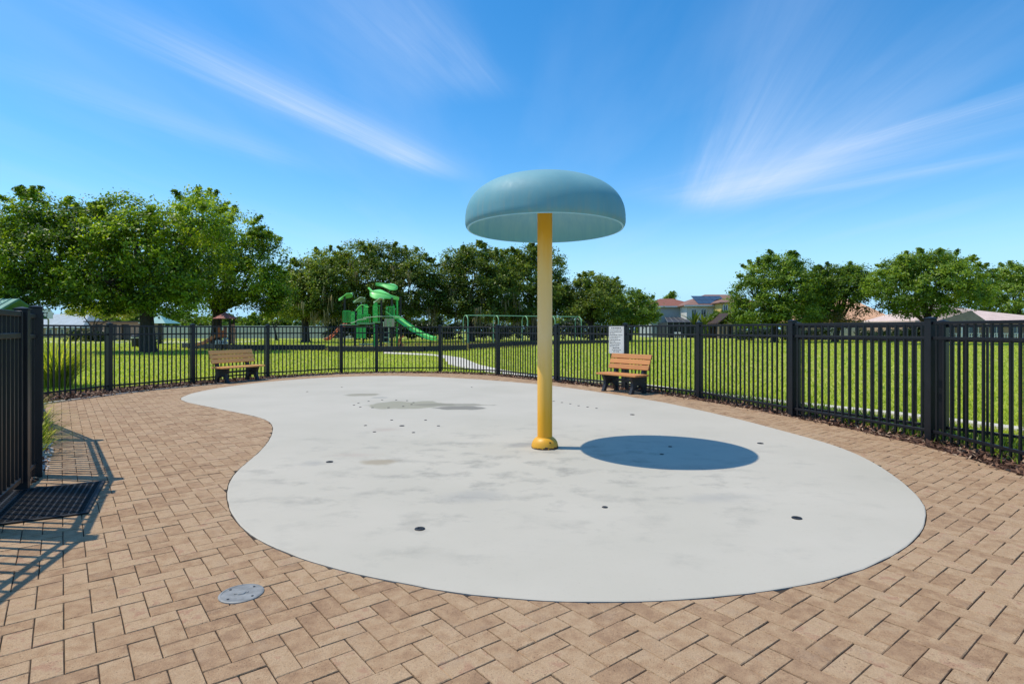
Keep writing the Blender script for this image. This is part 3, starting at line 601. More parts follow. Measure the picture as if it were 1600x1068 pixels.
# ------------------------------------------------------------------ the mushroom
mx_, my_ = 0.356, 6.22
mush = thing('water_mushroom', 'yellow pole with weathered teal dome standing on the white pad', 'water feature', (mx_, my_, 0.004))
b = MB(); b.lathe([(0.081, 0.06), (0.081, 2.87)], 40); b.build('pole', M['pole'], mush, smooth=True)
b = MB(); b.lathe([(0.142, 0), (0.147, 0.008), (0.145, 0.03), (0.136, 0.062), (0.118, 0.092), (0.096, 0.110), (0.0825, 0.115), (0.081, 0.123)], 48); b.build('base_collar', M['rusty'], mush, smooth=True)
b = MB(); b.lathe([(0.012, 0), (0.012, 0.006), (0.0003, 0.008)], 8, (0.05, -0.123, 0.075)); b.build('bolt', M['dark_metal'], mush)
prof = [(0.842, 2.366), (0.855, 2.385), (0.8615, 2.410)]; RD = 0.862; HD = 0.555
for k in range(0, 25):
    t_ = k/24*PI/2; ct, st_ = math.cos(t_), math.sin(t_)
    prof.append((max(RD*ct**(2/2.6), 0.001), 2.44+(HD-0.074)*st_**(2/2.45)))
b = MB(); b.lathe(prof, 96); d = b.build('dome', M['dome'], mush, smooth=True)
inp = [(0.842, 2.366), (0.838, 2.360), (0.830, 2.358), (0.822, 2.361), (0.832, 2.385)]+[(max((RD-0.022)*(math.cos(k/20*PI/2))**(2/2.55), 0.001), 2.41+(HD-0.09)*(math.sin(k/20*PI/2))**(2/2.55)) for k in range(1, 21)]
b = MB(); b.lathe(inp, 96); d2 = b.build('dome_lining', M['dome_in'], d, smooth=True)
d.rotation_euler = (R(-1.05), 0, 0); d.location.y = -0.043

# ------------------------------------------------------------------ black metal fence
def box_mesh(name, d, mat, c=(0, 0, 0), bevel=0.0):
    b = MB(); b.box(c, d); return b.mesh(name, mat, bevel=bevel)
PW = 0.088
def post_mesh(h): return box_mesh('post', (PW, PW, h+0.1), M['fence'], (0, 0, (h-0.1)/2), 0.004)
b = MB(); b.box((0, 0, 0.006), (PW+0.012, PW+0.012, 0.012)); b.add([(-0.045, -0.045, 0.012), (0.045, -0.045, 0.012), (0.045, 0.045, 0.012), (-0.045, 0.045, 0.012), (0, 0, 0.026)], [(0, 1, 4), (1, 2, 4), (2, 3, 4), (3, 0, 4)]); cap_me = b.mesh('post_cap', M['fence'])
pk = {}
def picket_mesh(z0, z1):
    k = (round(z0, 3), round(z1, 3))
    if k not in pk: pk[k] = box_mesh('picket', (0.022, 0.022, z1-z0), M['fence'], (0, 0, (z0+z1)/2))
    return pk[k]
posts = {}
def add_post(root, p, rz, h):
    if h not in posts: posts[h] = post_mesh(h)
    po = put('post', posts[h], root, (p[0], p[1], 0), rz); put('post_cap', cap_me, po, (0, 0, h)); return po
rl = {}
def add_panel(root, p, q, top=1.375, step=0.108, singles=True, bottom=0.10):
    p, q = np.array(p), np.array(q); L = float(np.linalg.norm(q-p)); d = (q-p)/L; a = math.atan2(d[1], d[0])
    x0, x1 = PW/2+0.001, L-PW/2-0.001
    for z in (top-0.018, top-0.018-0.172, bottom+0.015): put('rail', box_mesh('rail', (x1-x0, 0.030, 0.034), M['fence'], (0, 0, 0), 0.003), root, (*(p+d*(x0+x1)/2), z), a)
    n = max(2, round((x1-x0)/step)); me = picket_mesh(0.035, top-0.002-0.034)
    xs = [x0+(x1-x0)*(k+0.5)/n for k in range(n)]
    if singles:
        for x in xs: put('picket', me, root, (*(p+d*x), 0), a+random.Random(int(x*977+L*100)).gauss(0, 0.02))
    else:
        b = MB()
        for x in xs: b.box((x, 0, (0.035+top-0.036)/2), (0.022, 0.022, top-0.071))
        stuff(b.build('pickets', M['fence'], root, (*p, 0), a))
RING = [(-4.15, 5.0), (-5.55, 6.72), (-7.17, 8.06), (-8.75, 9.9), (-8.387, 11.947), (-7.604, 13.653), (-6.643, 15.583), (-5.139, 17.246), (-4.114, 17.43), (-2.213, 17.644), (-0.402, 16.384), (1.113, 14.247), (2.463, 12.466), (3.506, 10.739), (4.162, 8.514), (4.839, 6.629), (4.85, 4.62), (4.55, 2.7)]
GP = (-3.93, 4.60)
fence = thing('metal_fence', 'black metal picket fence running round the brick plaza on posts', 'fence', (0, 0, 0))
for i, p in enumerate(RING):
    q = RING[min(i+1, len(RING)-1)]; pr = RING[max(i-1, 0)]; a = math.atan2(q[1]-pr[1], q[0]-pr[0])
    if i == 0: a = math.atan2(5.0-6.72, -4.15+5.55)
    add_post(fence, p, a, 1.47 if i < 2 else 1.405)
for i in range(len(RING)-1):
    add_panel(fence, RING[i], RING[i+1], 1.415 if i == 0 else 1.375, singles=(3 <= i <= 15))
add_post(fence, GP, math.atan2(GP[1]-5.0, GP[0]+4.15), 1.44)
add_panel(fence, RING[0], GP, 1.415)
# second run standing behind the right-hand panels
back = thing('metal_fence', 'second black picket fence just behind the right end of the plaza fence', 'fence', (0, 0, 0))
BR = [(4.30, 8.66), (5.16, 6.86), (6.05, 5.35), (6.3, 3.5)]
for i, p in enumerate(BR):
    q = BR[min(i+1, len(BR)-1)]; pr = BR[max(i-1, 0)]; add_post(back, p, math.atan2(q[1]-pr[1], q[0]-pr[0]), 1.375)
for i in range(len(BR)-1): add_panel(back, BR[i], BR[i+1], 1.345)
# gate between the left posts, and the run beyond it
D = np.array((-3.36, 3.60)); gdir = (D-np.array(GP)); gl = float(np.linalg.norm(gdir)); ga = math.atan2(gdir[1], gdir[0])
gate = thing('metal_gate', 'black metal gate shut behind the rubber mat at the left edge', 'gate', (GP[0], GP[1], 0), ga)
b = MB(); x0, x1 = 0.075, gl-0.075
b.box((x0+0.022, 0, 0.75), (0.044, 0.044, 1.36)); b.box((x1-0.022, 0, 0.75), (0.044, 0.044, 1.36))
for z in (1.405, 1.235, 0.10): b.box(((x0+x1)/2, 0, z), (x1-x0-0.09, 0.036, 0.04))
b.build('gate_frame', M['fence'], gate, bevel=0.003)
gme = picket_mesh(0.122, 1.384)
for k in range(8): put('picket', gme, gate, (x0+0.044+(x1-x0-0.088)*(k+0.5)/8, 0, 0))
for z in (0.3, 1.1):
    b = MB(); b.box((0.06, 0.0, z), (0.032, 0.03, 0.09)); b.build('hinge', M['black_plastic'], gate)
b = MB(); b.box((x1-0.03, 0.04, 1.05), (0.05, 0.036, 0.22)); b.build('latch', M['black_plastic'], gate, bevel=0.004)
gate_run = thing('metal_fence', 'black metal fence run beyond the gate throwing its shadow on the pavers', 'fence', (0, 0, 0))
GR = [(-3.36, 3.60), (-2.86, 1.75), (-2.6, -0.2)]
for i, p in enumerate(GR): add_post(gate_run, p, ga, 1.47)
for i in range(2): add_panel(gate_run, GR[i], GR[i+1], 1.415, singles=False)

# ------------------------------------------------------------------ mat
mat_o = thing('rubber_mat', 'black rubber ring mat on the pavers in front of the gate', 'mat', (-3.186, 4.41, 0.0), math.atan2(-0.49, -0.86))
ML, MW = 1.75, 0.985
b = MB(); t_ = 0.03
for (c, d_) in (((ML/2, MW/2-t_/2), (ML, t_)), ((ML/2, -MW/2+t_/2), (ML, t_)), ((t_/2, 0), (t_, MW-2*t_)), ((ML-t_/2, 0), (t_, MW-2*t_))): b.box((c[0], c[1], 0.008), (d_[0], d_[1], 0.013))
b.build('mat_border', M['rubber'], mat_o, bevel=0.003)
b = MB()
nx, ny = 40, 22
for i in range(nx+1): b.box((t_+(ML-2*t_)*i/nx, 0, 0.0095), (0.011, MW-2*t_, 0.010))
for j in range(ny+1): b.box((ML/2, -MW/2+t_+(MW-2*t_)*j/ny, 0.0075), (ML-2*t_, 0.011, 0.010))
stuff(b.build('mat_grid', M['rubber'], mat_o))
b = MB(); mr_ = random.Random(4)
for i in range(nx):
    for j in range(ny):
        b.lathe([(0.012, 0.003), (0.012, 0.0175), (0.007, 0.0175)], 7, (t_+(ML-2*t_)*(i+0.5)/nx, -MW/2+t_+(MW-2*t_)*(j+0.5)/ny, 0))
stuff(b.build('mat_rings', M['rubber'], mat_o))
b = MB(); b.box((ML/2, 0, 0.0035), (ML-2*t_, MW-2*t_, 0.004)); b.build('mat_base', M['rubber'], mat_o)

# ------------------------------------------------------------------ benches
def side_outline():
    # (y back+, z): splayed foot pair under the seat, joined by an arch, with the back upright
    return [(-0.235, 0.0), (-0.145, 0.0), (-0.125, 0.075), (-0.075, 0.145), (0.0, 0.172), (0.075, 0.145), (0.125, 0.075), (0.145, 0.0), (0.235, 0.0), (0.215, 0.10), (0.195, 0.22), (0.205, 0.345), (0.235, 0.47), (0.285, 0.62), (0.325, 0.755), (0.265, 0.755), (0.205, 0.60), (0.150, 0.47), (0.125, 0.355), (-0.225, 0.345), (-0.205, 0.30), (-0.165, 0.22), (-0.175, 0.13), (-0.205, 0.06)]
SL = 1.25
def slat_mesh(name, mat, w=0.092, t=0.036, L=SL):
    b = MB(); b.box((0, 0, 0), (L, w, t)); return b.mesh(name, mat, bevel=0.006, seg=2)
def make_bench(loc, rz, label, mat, span=0.88, L=SL):
    t = thing('park_bench', label, 'bench', loc, rz, 'benches along the fence')
    for sgn in (-1, 1):
        b = MB(); b.slab(side_outline(), (sgn*span/2, 0, 0), (0, 1, 0), (0, 0, 1), (1, 0, 0), 0.075); b.build('side_support', M['black_plastic'], t, bevel=0.006)
    sm = slat_mesh('seat_slat', mat, L=L)
    for k, y in enumerate((-0.205, -0.104, -0.003, 0.095)): put('seat_slat', sm, t, (0, y, 0.367+(0.002 if k else 0)))
    bm_ = slat_mesh('back_slat', mat, 0.098, 0.036, L); tilt = math.atan2(0.145, 0.40)
    for z, y in ((0.515, 0.146), (0.622, 0.187), (0.728, 0.228)):
        o = put('back_slat', bm_, t, (0, y, z)); o.rotation_euler = (PI/2-tilt, 0, 0)
    b = MB(); b.box((0, 0.06, 0.24), (span-0.076, 0.09, 0.04)); b.build('stretcher', M['black_plastic'], t)
    return t
# local -y is the front
ar_ = math.atan2(-0.81, 0.58)
make_bench((2.29, 11.78, 0.0), ar_, 'slatted orange bench below the white notice on the fence', M['slat'], 0.76, 1.10)
al_ = math.atan2(0.91, 0.42)
make_bench((-6.82, 14.25, 0.0), al_, 'paler slatted wooden bench by the left fence in front of the playhouse', M['slat_brightened'])

# ------------------------------------------------------------------ notice on the fence
tx_, ty_ = 0.604, -0.797
sg = thing('rules_sign', 'white notice of small black text hung on the fence above the orange bench', 'sign', (2.295, 12.615, 1.055), math.atan2(ty_, tx_))
b = MB(); b.box((0, 0, 0), (0.44, 0.006, 0.60)); b.build('sign_board', M['sign'], sg, bevel=0.001)
b = MB(); lr = random.Random(12); z = 0.262
rows = [(0.30, 0.024, True, 2)]+[(w_, 0.013, False, 1) for w_ in (0.36, 0.35, 0.15, 0.37, 0.32, 0.24, 0.33, 0.17, 0.33, 0.29, 0.26)]+[(0.20, 0.018, True, 1), (0.26, 0.014, True, 1), (0.17, 0.018, True, 1)]
for w_, h_, ctr_, _k in rows:
    x = -w_/2 if ctr_ else -0.195; end = x+w_
    while x < end-0.01:
        ww_ = min(lr.uniform(0.018, 0.06), end-x)
        xx = x
        while xx < x+ww_-0.004:      # letters as separate strokes
            lw = lr.uniform(0.005, 0.009); b.box((xx+lw/2, -0.0036, z+lr.uniform(-0.001, 0.001)), (lw, 0.0012, h_*lr.choice((0.7, 1.0, 1.0)))); xx += lw+0.0028
        x += ww_+0.012
    z -= h_+0.0225
stuff(b.build('printed_lines', M['ink'], sg))
for sx_ in (-0.2, 0.2):
    for sz_ in (-0.28, 0.28):
        b = MB(); b.box((sx_, -0.004, sz_), (0.012, 0.004, 0.012)); b.build('screw', M['steel'], sg)

# ------------------------------------------------------------------ vegetation
def leaf_cloud(C_, nrm, n_per, sig, leaf, r, tone, asp=0.55):
    # C_ clump centres, nrm outward direction, sig spread, leaf half length
    n = len(C_)*n_per; ci = np.repeat(np.arange(len(C_)), n_per)
    P = C_[ci]+r.normal(0, 1, (n, 3))*sig[ci][:, None]*np.array([1, 1, 0.6])
    N = nrm[ci]*0.6+np.array([0, 0, 0.75])+r.normal(0, 0.75, (n, 3)); N /= np.linalg.norm(N, axis=1)[:, None]
    t = np.cross(N, r.normal(0, 1, (n, 3))); t /= np.linalg.norm(t, axis=1)[:, None]; b = np.cross(N, t)
    l = leaf*r.uniform(0.6, 1.4, n)[:, None]; w = l*asp
    V = np.stack([P-t*l, P+b*w-t*l*0.1+N*l*0.12, P+t*l, P-b*w-t*l*0.1+N*l*0.12], 1)
    tn = np.clip(tone[ci]+r.normal(0, 0.14, n), 0, 1); return V, tn
def crown_clumps(lobes, m, r, shell=0.62):
    # lobes: (x, y, z, rx, ry, rz); clump centres in the outer shell of each lobe
    L = np.array(lobes, float); w = L[:, 3]*L[:, 4]+L[:, 3]*L[:, 5]; w /= w.sum(); li = r.choice(len(L), m, p=w)
    d = r.normal(0, 1, (m, 3)); d[:, 2] = np.where(d[:, 2] < -0.35*np.abs(d[:, 0]+0.3), d[:, 2]*0.6, d[:, 2]); d /= np.linalg.norm(d, axis=1)[:, None]
    f = shell+(1.05-shell)*r.random(m)**0.6
    return L[li, :3]+d*L[li, 3:]*f[:, None], d, li
def make_tree(name, label, cat, x, y, h, lobes, m, n_per, leaf, seed, mat, trunk_r=0.3, fork=2.2, group=None, moss=0, spread=(0.28, 0.6), limbs=7, sprigs=26, accent=None):
    """lobes relative to the foot of the trunk; h is only used for the limbs"""
    r = np.random.default_rng(seed); root = thing(name, label, cat, (x, y, -0.03), 0, group)
    m = int(m*(1.35 if mat == M['oak_dark'] else 1.0)); n_per = int(n_per*1.35); leaf = leaf*0.68; spread = (spread[0]*0.62, spread[1]*0.80); sprigs = int(sprigs*1.8)
    Cc, d, li = crown_clumps(lobes, m, r); sig = r.uniform(*spread, m)
    # sprigs poking out of the silhouette
    if sprigs:
        L = np.array(lobes, float); k = r.integers(0, len(L), sprigs); dd = r.normal(0, 1, (sprigs, 3)); dd[:, 2] = np.abs(dd[:, 2])*1.1; dd /= np.linalg.norm(dd, axis=1)[:, None]
        base = L[k, :3]+dd*L[k, 3:]*0.98
        ext = np.concatenate([base+dd*s_*spread[1] for s_ in (0.2, 0.65, 1.05)]); Cc = np.vstack([Cc, ext]); d = np.vstack([d, dd, dd, dd]); sig = np.concatenate([sig, np.full(sprigs, spread[0]*0.8), np.full(sprigs, spread[0]*0.6), np.full(sprigs, spread[0]*0.42)])
    lt = r.normal(0, 0.17, len(lobes)); li2 = np.concatenate([li, np.zeros(len(Cc)-len(li), int)]); tone = np.clip(r.normal(0.48, 0.24, len(Cc))+lt[li2], 0, 1)
    V, tn = leaf_cloud(Cc, d, n_per, sig, leaf, r, tone)
    stuff_ = put('crown', np_mesh('crown', V.reshape(-1, 3), len(V), 4, mat, tn), root); stuff(stuff_)
    b = MB(); rr = random.Random(seed); top = max(l[2] for l in lobes)
    lean = (rr.uniform(-0.25, 0.25), rr.uniform(-0.2, 0.2))
    fk = Vector((lean[0], lean[1], fork))
    b.tube([(0, 0, -0.05), (0.0, 0, 0.25), (lean[0]*0.5, lean[1]*0.5, fork*0.55), fk], [trunk_r*1.45, trunk_r*1.05, trunk_r*0.92, trunk_r*0.85], 12)
    tr_ = b.build('trunk', M['bark'], root, smooth=True)
    b = MB()
    order = sorted(lobes, key=lambda l: -(l[3]*l[5]))[:limbs]
    for l in order:
        e = Vector((l[0], l[1], l[2]+l[5]*0.25)); mid = fk.lerp(e, 0.5)+Vector((rr.uniform(-.3, .3), rr.uniform(-.3, .3), -0.12*(e-fk).length+0.35))
        b.tube([fk-Vector((0, 0, 0.15)), mid, e], [trunk_r*0.55, trunk_r*0.33, trunk_r*0.08], 7)
        for _ in range(3):
            s0 = mid.lerp(e, rr.uniform(0.0, 0.7)); e2_ = s0+Vector((rr.uniform(-1, 1)*l[3]*0.8, rr.uniform(-1, 1)*l[4]*0.8, rr.uniform(0.1, 0.9)*l[5]))
            b.tube([s0, s0.lerp(e2_, 0.5)+Vector((0, 0, 0.15)), e2_], [trunk_r*0.2, trunk_r*0.12, trunk_r*0.03], 5)
    b.build('limbs', M['bark'], tr_, smooth=True)
    if moss:
        L = np.array(lobes, float); k = r.integers(0, len(L), moss); P = L[k, :3].copy(); P[:, :2] += r.normal(0, 0.6, (moss, 2))*L[k, 3:5]; P[:, 2] -= L[k, 5]*r.uniform(0.2, 0.8, moss)
        ns = 9; n = moss*ns; Q = np.repeat(P, ns, 0)+r.normal(0, 0.16, (n, 3)); ln = r.uniform(0.5, 1.6, n); w = r.uniform(0.04, 0.10, n); a = r.random(n)*PI
        off = r.normal(0, 0.12, (n, 2)); V = np.zeros((n, 4, 3)); dx, dy = w*np.cos(a), w*np.sin(a)
        V[:, 0] = Q+np.stack([-dx, -dy, 0*dx], 1); V[:, 1] = Q+np.stack([dx, dy, 0*dx], 1)
        V[:, 2] = Q+np.stack([dx*.3+off[:, 0], dy*.3+off[:, 1], -ln], 1); V[:, 3] = Q+np.stack([-dx*.3+off[:, 0], -dy*.3+off[:, 1], -ln], 1)
        V[:, 2:, 2] = np.maximum(V[:, 2:, 2], 0.9)
        stuff(put('hanging_moss', np_mesh('hanging_moss', V.reshape(-1, 3), n, 4, M['moss'], r.random(n)), root))
    if accent:
        am, lb, na = accent; r2 = np.random.default_rng(seed+99); Cc, d, li = crown_clumps(lb, na, r2, 0.8); V, tn = leaf_cloud(Cc, d, 40, r2.uniform(0.2, 0.45, na), leaf, r2, np.clip(r2.normal(0.5, 0.25, na), 0, 1))
        stuff(put('rusty_foliage', np_mesh('rusty_foliage', V.reshape(-1, 3), len(V), 4, am, tn), root))
    return root
def px(p, Y): return (p-800)/896*Y
def pz(q, Y): return 1.28+(515-q)/896*Y+0.03
def lobes_from(Y, x0, spec, dr=1.0):
    """spec: (pixel x, pixel y, radius x, radius z, depth offset) read off the photograph at distance Y -> metres about the trunk foot"""
    k = Y/896
    return [((p-800)*k-x0, dy, pz(q, Y), rx*k, max(rx, rz)*k*dr, rz*k) for p, q, rx, rz, dy in spec]

Y1 = 33.0; xo = px(232, Y1)
make_tree('oak_tree', 'broad live oak on a thick dark trunk beside the waste bin', 'tree', xo, Y1, 9, lobes_from(Y1, xo, [
    (200, 345, 46, 38, 0), (165, 375, 48, 44, -1.2), (235, 390, 52, 50, -1.5), (300, 345, 40, 42, 0.5), (270, 430, 48, 38, -1.0), (130, 420, 48, 40, 0.3), (185, 440, 50, 34, -1.4), (230, 455, 60, 26, 1.0), (120, 455, 40, 22, 0), (200, 380, 60, 55, 2.2), (280, 400, 50, 60, 2.4), (180, 474, 44, 20, -0.8), (275, 474, 40, 20, -0.6), (140, 468, 34, 20, 1.5)]),
    620, 62, 0.125, 21, M['oak'], 0.40, 2.3, 'live oaks beyond the left fence', limbs=9, sprigs=40)
Y2 = 43.0; xo = px(336, Y2)
make_tree('oak_tree', 'live oak rising straight behind the red roofed playhouse', 'tree', xo, Y2, 9, lobes_from(Y2, xo, [
    (318, 345, 42, 44, 0), (375, 375, 44, 42, -1.0), (410, 405, 36, 40, 0), (345, 405, 50, 46, -1.8), (395, 445, 48, 32, -1.0), (330, 450, 48, 34, -1.2), (425, 450, 26, 26, 0.4), (360, 410, 60, 58, 2.0), (320, 474, 40, 20, -0.4), (385, 476, 46, 20, 0), (425, 476, 22, 18, 0.5)]),
    520, 62, 0.130, 22, M['oak'], 0.36, 2.4, 'live oaks beyond the left fence', limbs=8, sprigs=36)
Y3 = 33.0; xo = px(-12, Y3)
make_tree('oak_tree', 'oak cut off by the left edge of the picture above the teal roof', 'tree', xo, Y3, 9, lobes_from(Y3, xo, [
    (35, 360, 40, 40, 0), (70, 345, 40, 34, 0.4), (45, 325, 26, 24, 0), (110, 350, 30, 28, 0.5), (100, 390, 40, 40, -1), (40, 410, 45, 34, -1), (80, 435, 45, 26, 0), (-30, 380, 50, 50, 0), (-40, 430, 50, 30, 0), (140, 400, 26, 40, 1.5), (60, 462, 50, 20, 0), (115, 452, 34, 22, 0.6)]),
    560, 58, 0.120, 23, M['oak'], 0.45, 2.4, 'live oaks beyond the left fence', limbs=9, sprigs=46)
xo = px(150, 62); make_tree('young_tree', 'small yellow green tree under the oak canopy near the court', 'tree', xo, 62, 4, lobes_from(62, xo, [(125, 484, 16, 10, 0), (155, 482, 18, 12, 0), (180, 490, 20, 9, 0), (205, 486, 14, 10, 0)]), 120, 45, 0.15, 31, M['yellowgreen'], 0.14, 1.6, spread=(0.2, 0.4), limbs=4, sprigs=8)
xo = px(432, 70); make_tree('young_tree', 'small light green tree seen in the gap right of the oaks', 'tree', xo, 70, 4, lobes_from(70, xo, [(425, 488, 12, 10, 0), (440, 484, 12, 11, 0), (455, 492, 10, 8, 0)]), 90, 45, 0.16, 32, M['yellowgreen'], 0.14, 1.6, spread=(0.2, 0.4), limbs=3, sprigs=6)
CG = 'dark oaks behind the playground'
Y = 60; xo = px(478, Y); make_tree('oak_tree', 'oak hung with moss left of the green playground', 'tree', xo, Y, 8, lobes_from(Y, xo, [
    (455, 455, 20, 24, 0), (480, 430, 26, 24, 0), (510, 412, 26, 20, 0), (495, 455, 34, 28, -1.5), (525, 445, 28, 30, -1), (470, 480, 32, 16, -1), (520, 480, 34, 16, 0), (448, 440, 12, 16, 0)]), 420, 50, 0.165, 41, M['oak_dark'], 0.4, 2.4, CG, moss=70, spread=(0.3, 0.65), sprigs=26)
Y = 62; xo = px(600, Y); make_tree('oak_tree', 'tallest dark oak directly behind the green leaf canopies', 'tree', xo, Y, 10, lobes_from(Y, xo, [
    (560, 402, 30, 22, 0), (600, 405, 34, 26, 0.5), (640, 415, 30, 24, 0), (662, 430, 22, 26, 0), (540, 430, 26, 26, 0), (590, 440, 40, 34, -1.5), (640, 455, 38, 34, -1.5), (560, 470, 40, 24, -1), (620, 485, 48, 18, 0), (668, 470, 20, 26, 0)]), 560, 50, 0.165, 42, M['oak_dark'], 0.48, 2.8, CG, moss=60, spread=(0.3, 0.65), sprigs=36)
Y = 64; xo = px(735, Y); make_tree('oak_tree', 'dark oak between the playground slide and the yellow pole', 'tree', xo, Y, 9, lobes_from(Y, xo, [
    (715, 410, 24, 20, 0), (745, 400, 24, 16, 0), (775, 415, 26, 22, 0), (705, 440, 26, 24, -1), (745, 440, 34, 34, -1.5), (780, 455, 34, 30, -1), (715, 475, 34, 22, -1), (760, 485, 44, 18, 0), (690, 470, 16, 24, 0)]), 520, 50, 0.17, 43, M['oak_dark'], 0.45, 2.6, CG, moss=45, spread=(0.3, 0.65), sprigs=32)
Y = 66; xo = px(835, Y); make_tree('oak_tree', 'dark oak showing either side of the yellow pole', 'tree', xo, Y, 9, lobes_from(Y, xo, [
    (800, 415, 26, 24, 0), (830, 405, 26, 20, 0), (862, 415, 20, 24, 0), (815, 445, 34, 32, -1.5), (855, 455, 32, 30, -1), (870, 470, 26, 24, 0), (820, 485, 44, 18, 0)]), 440, 50, 0.17, 44, M['oak_dark'], 0.42, 2.6, CG, moss=25, spread=(0.3, 0.65), sprigs=28)
Y = 64; xo = px(925, Y); make_tree('oak_tree', 'open crowned tree right of the yellow pole', 'tree', xo, Y, 7, lobes_from(Y, xo, [
    (925, 442, 22, 16, 0), (950, 452, 18, 18, 0), (905, 458, 20, 16, 0), (935, 470, 30, 22, -1), (900, 485, 26, 16, 0), (945, 492, 26, 16, 0), (885, 472, 14, 18, 0.5)]), 300, 46, 0.16, 45, M['oak_dark'], 0.3, 2.0, CG, moss=12, spread=(0.3, 0.6), sprigs=24)
Y = 68; xo = px(985, Y); make_tree('maple_tree', 'rounded green tree beside the house with the red roof', 'tree', xo, Y, 5, lobes_from(Y, xo, [
    (985, 468, 22, 14, 0), (1005, 478, 18, 18, 0), (965, 478, 18, 16, 0), (985, 492, 32, 16, -1), (1010, 496, 18, 12, 0)]), 260, 46, 0.16, 46, M['round'], 0.25, 1.6, spread=(0.3, 0.55), sprigs=24)
RG = 'trees along the right edge of the field'
Y = 60; xo = px(1210, Y); make_tree('elm_tree', 'full rounded tree right of the yellow house', 'tree', xo, Y, 8, lobes_from(Y, xo, [
    (1215, 415, 30, 20, 0), (1190, 435, 32, 26, 0), (1245, 435, 30, 26, 0), (1170, 460, 26, 28, 0), (1215, 455, 40, 34, -1.6), (1255, 470, 28, 30, 0), (1185, 488, 40, 22, -1), (1230, 490, 44, 22, -1), (1160, 492, 18, 20, 0)]), 560, 50, 0.165, 51, M['round'], 0.35, 2.0, RG, spread=(0.3, 0.55), sprigs=34)
Y = 61; xo = px(1305, Y); make_tree('elm_tree', 'tree with a few rusty leaves in front of the orange roof', 'tree', xo, Y, 7, lobes_from(Y, xo, [
    (1300, 432, 24, 16, 0), (1330, 432, 26, 16, 0), (1275, 445, 22, 22, 0), (1310, 455, 38, 24, -1.2), (1342, 448, 20, 20, 0), (1280, 475, 28, 22, -0.5), (1316, 466, 20, 14, 0), (1278, 494, 26, 9, 0)]), 380, 50, 0.165, 52, M['round'], 0.33, 2.0, RG, spread=(0.3, 0.55), sprigs=26,
    accent=(M['rust_leaf'], [(-0.7, -2.0, 2.2, 2.2, 1.2, 0.8), (2.4, -1.6, 4.0, 1.6, 1.0, 1.2)], 46))
Y = 52; xo = px(1450, Y); make_tree('elm_tree', 'widest flat topped tree between the two low roofs', 'tree', xo, Y, 8, lobes_from(Y, xo, [
    (1450, 410, 36, 18, 0), (1415, 420, 34, 20, 0), (1485, 418, 32, 20, 0), (1390, 440, 30, 22, 0), (1515, 435, 28, 22, 0), (1450, 440, 48, 28, -1.5), (1400, 462, 38, 18, -1), (1490, 462, 44, 20, -1), (1440, 480, 44, 16, 0), (1530, 452, 16, 16, 0), (1376, 455, 16, 14, 0)]), 560, 54, 0.15, 53, M['round'], 0.34, 1.9, RG, spread=(0.28, 0.5), sprigs=40)
Y = 76; xo = px(1590, Y); make_tree('elm_tree', 'tree behind the pale pink roof at the right edge', 'tree', xo, Y, 9, lobes_from(Y, xo, [
    (1580, 432, 26, 18, 0), (1555, 448, 26, 20, 0), (1605, 435, 28, 20, 0), (1575, 465, 44, 28, -1), (1630, 455, 34, 32, 0), (1545, 472, 20, 18, 0)]), 360, 48, 0.19, 54, M['round'], 0.35, 2.4, RG, spread=(0.35, 0.6), sprigs=26)
xo = px(1046, 128); make_tree('palm_like_tree', 'treetop showing just above the red roof', 'tree', xo, 128, 8, lobes_from(128, xo, [(1046, 466, 6, 5, 0), (1050, 462, 4, 5, 0)]), 40, 40, 0.25, 55, M['oak'], 0.2, 4.0, spread=(0.25, 0.5), limbs=2, sprigs=6)

def hedge(label, x0, x1, y0, y1, h, n, seed, mat='hedge', name='hedge', cat='hedge', leaf=0.11):
    r = np.random.default_rng(seed); m = n//40; Cc = np.stack([r.uniform(x0, x1, m), r.uniform(y0, y1, m), h*(0.1+0.85*r.random(m)**0.7)], 1)
    Cc[:, 2] *= 0.85+0.3*np.sin(Cc[:, 0]*0.9+seed)*0.5; d = r.normal(0, 1, (m, 3)); d[:, 1] -= 0.6; d /= np.linalg.norm(d, axis=1)[:, None]
    V, tn = leaf_cloud(Cc, d, 40, r.uniform(0.15, 0.3, m), leaf, r, np.clip(r.normal(0.4, 0.2, m), 0, 1)); V[..., 2] = np.maximum(V[..., 2], 0)
    root = thing(name, label, cat, (0, 0, -0.03)); stuff(put('leaves', np_mesh('leaves', V.reshape(-1, 3), len(V), 4, M[mat], tn), root))
    b = MB(); b.tube([(x0+0.2, (y0+y1)/2, 0.1), ((x0+x1)/2, (y0+y1)/2, h*0.4), (x1-0.2, (y0+y1)/2, 0.1)], 0.05, 6); b.build('stem', M['bark'], root); return root
hedge('dark shrub row under the right trees along the far edge of the field', px(1150, 70), px(1290, 70), 69, 71.5, 1.5, 9000, 61)
hedge('low dark shrubs between the pale garden wall and the tan house', px(1345, 64), px(1440, 64), 63, 65, 1.5, 6000, 62)
hedge('dark shrub bank behind the swing set', px(690, 74), px(980, 74), 73, 76, 2.6, 16000, 63, leaf=0.16)
hedge('dark shrub bank behind the green playground', px(505, 76), px(690, 76), 75, 79, 3.4, 16000, 66, leaf=0.17)
hedge('green tree row above the cream fence at left', px(95, 104), px(500, 104), 100, 106, 4.6, 30000, 67, 'round', leaf=0.26)
hedge('dark low shrubs in front of the tan block at left', px(106, 64), px(165, 64), 63.5, 65, 1.15, 5000, 64)
hedge('leafy green bush against the cream house wall', px(1104, 92), px(1132, 92), 91, 94, 4.6, 6000, 65, 'round', 'bush', 'bush', 0.16)
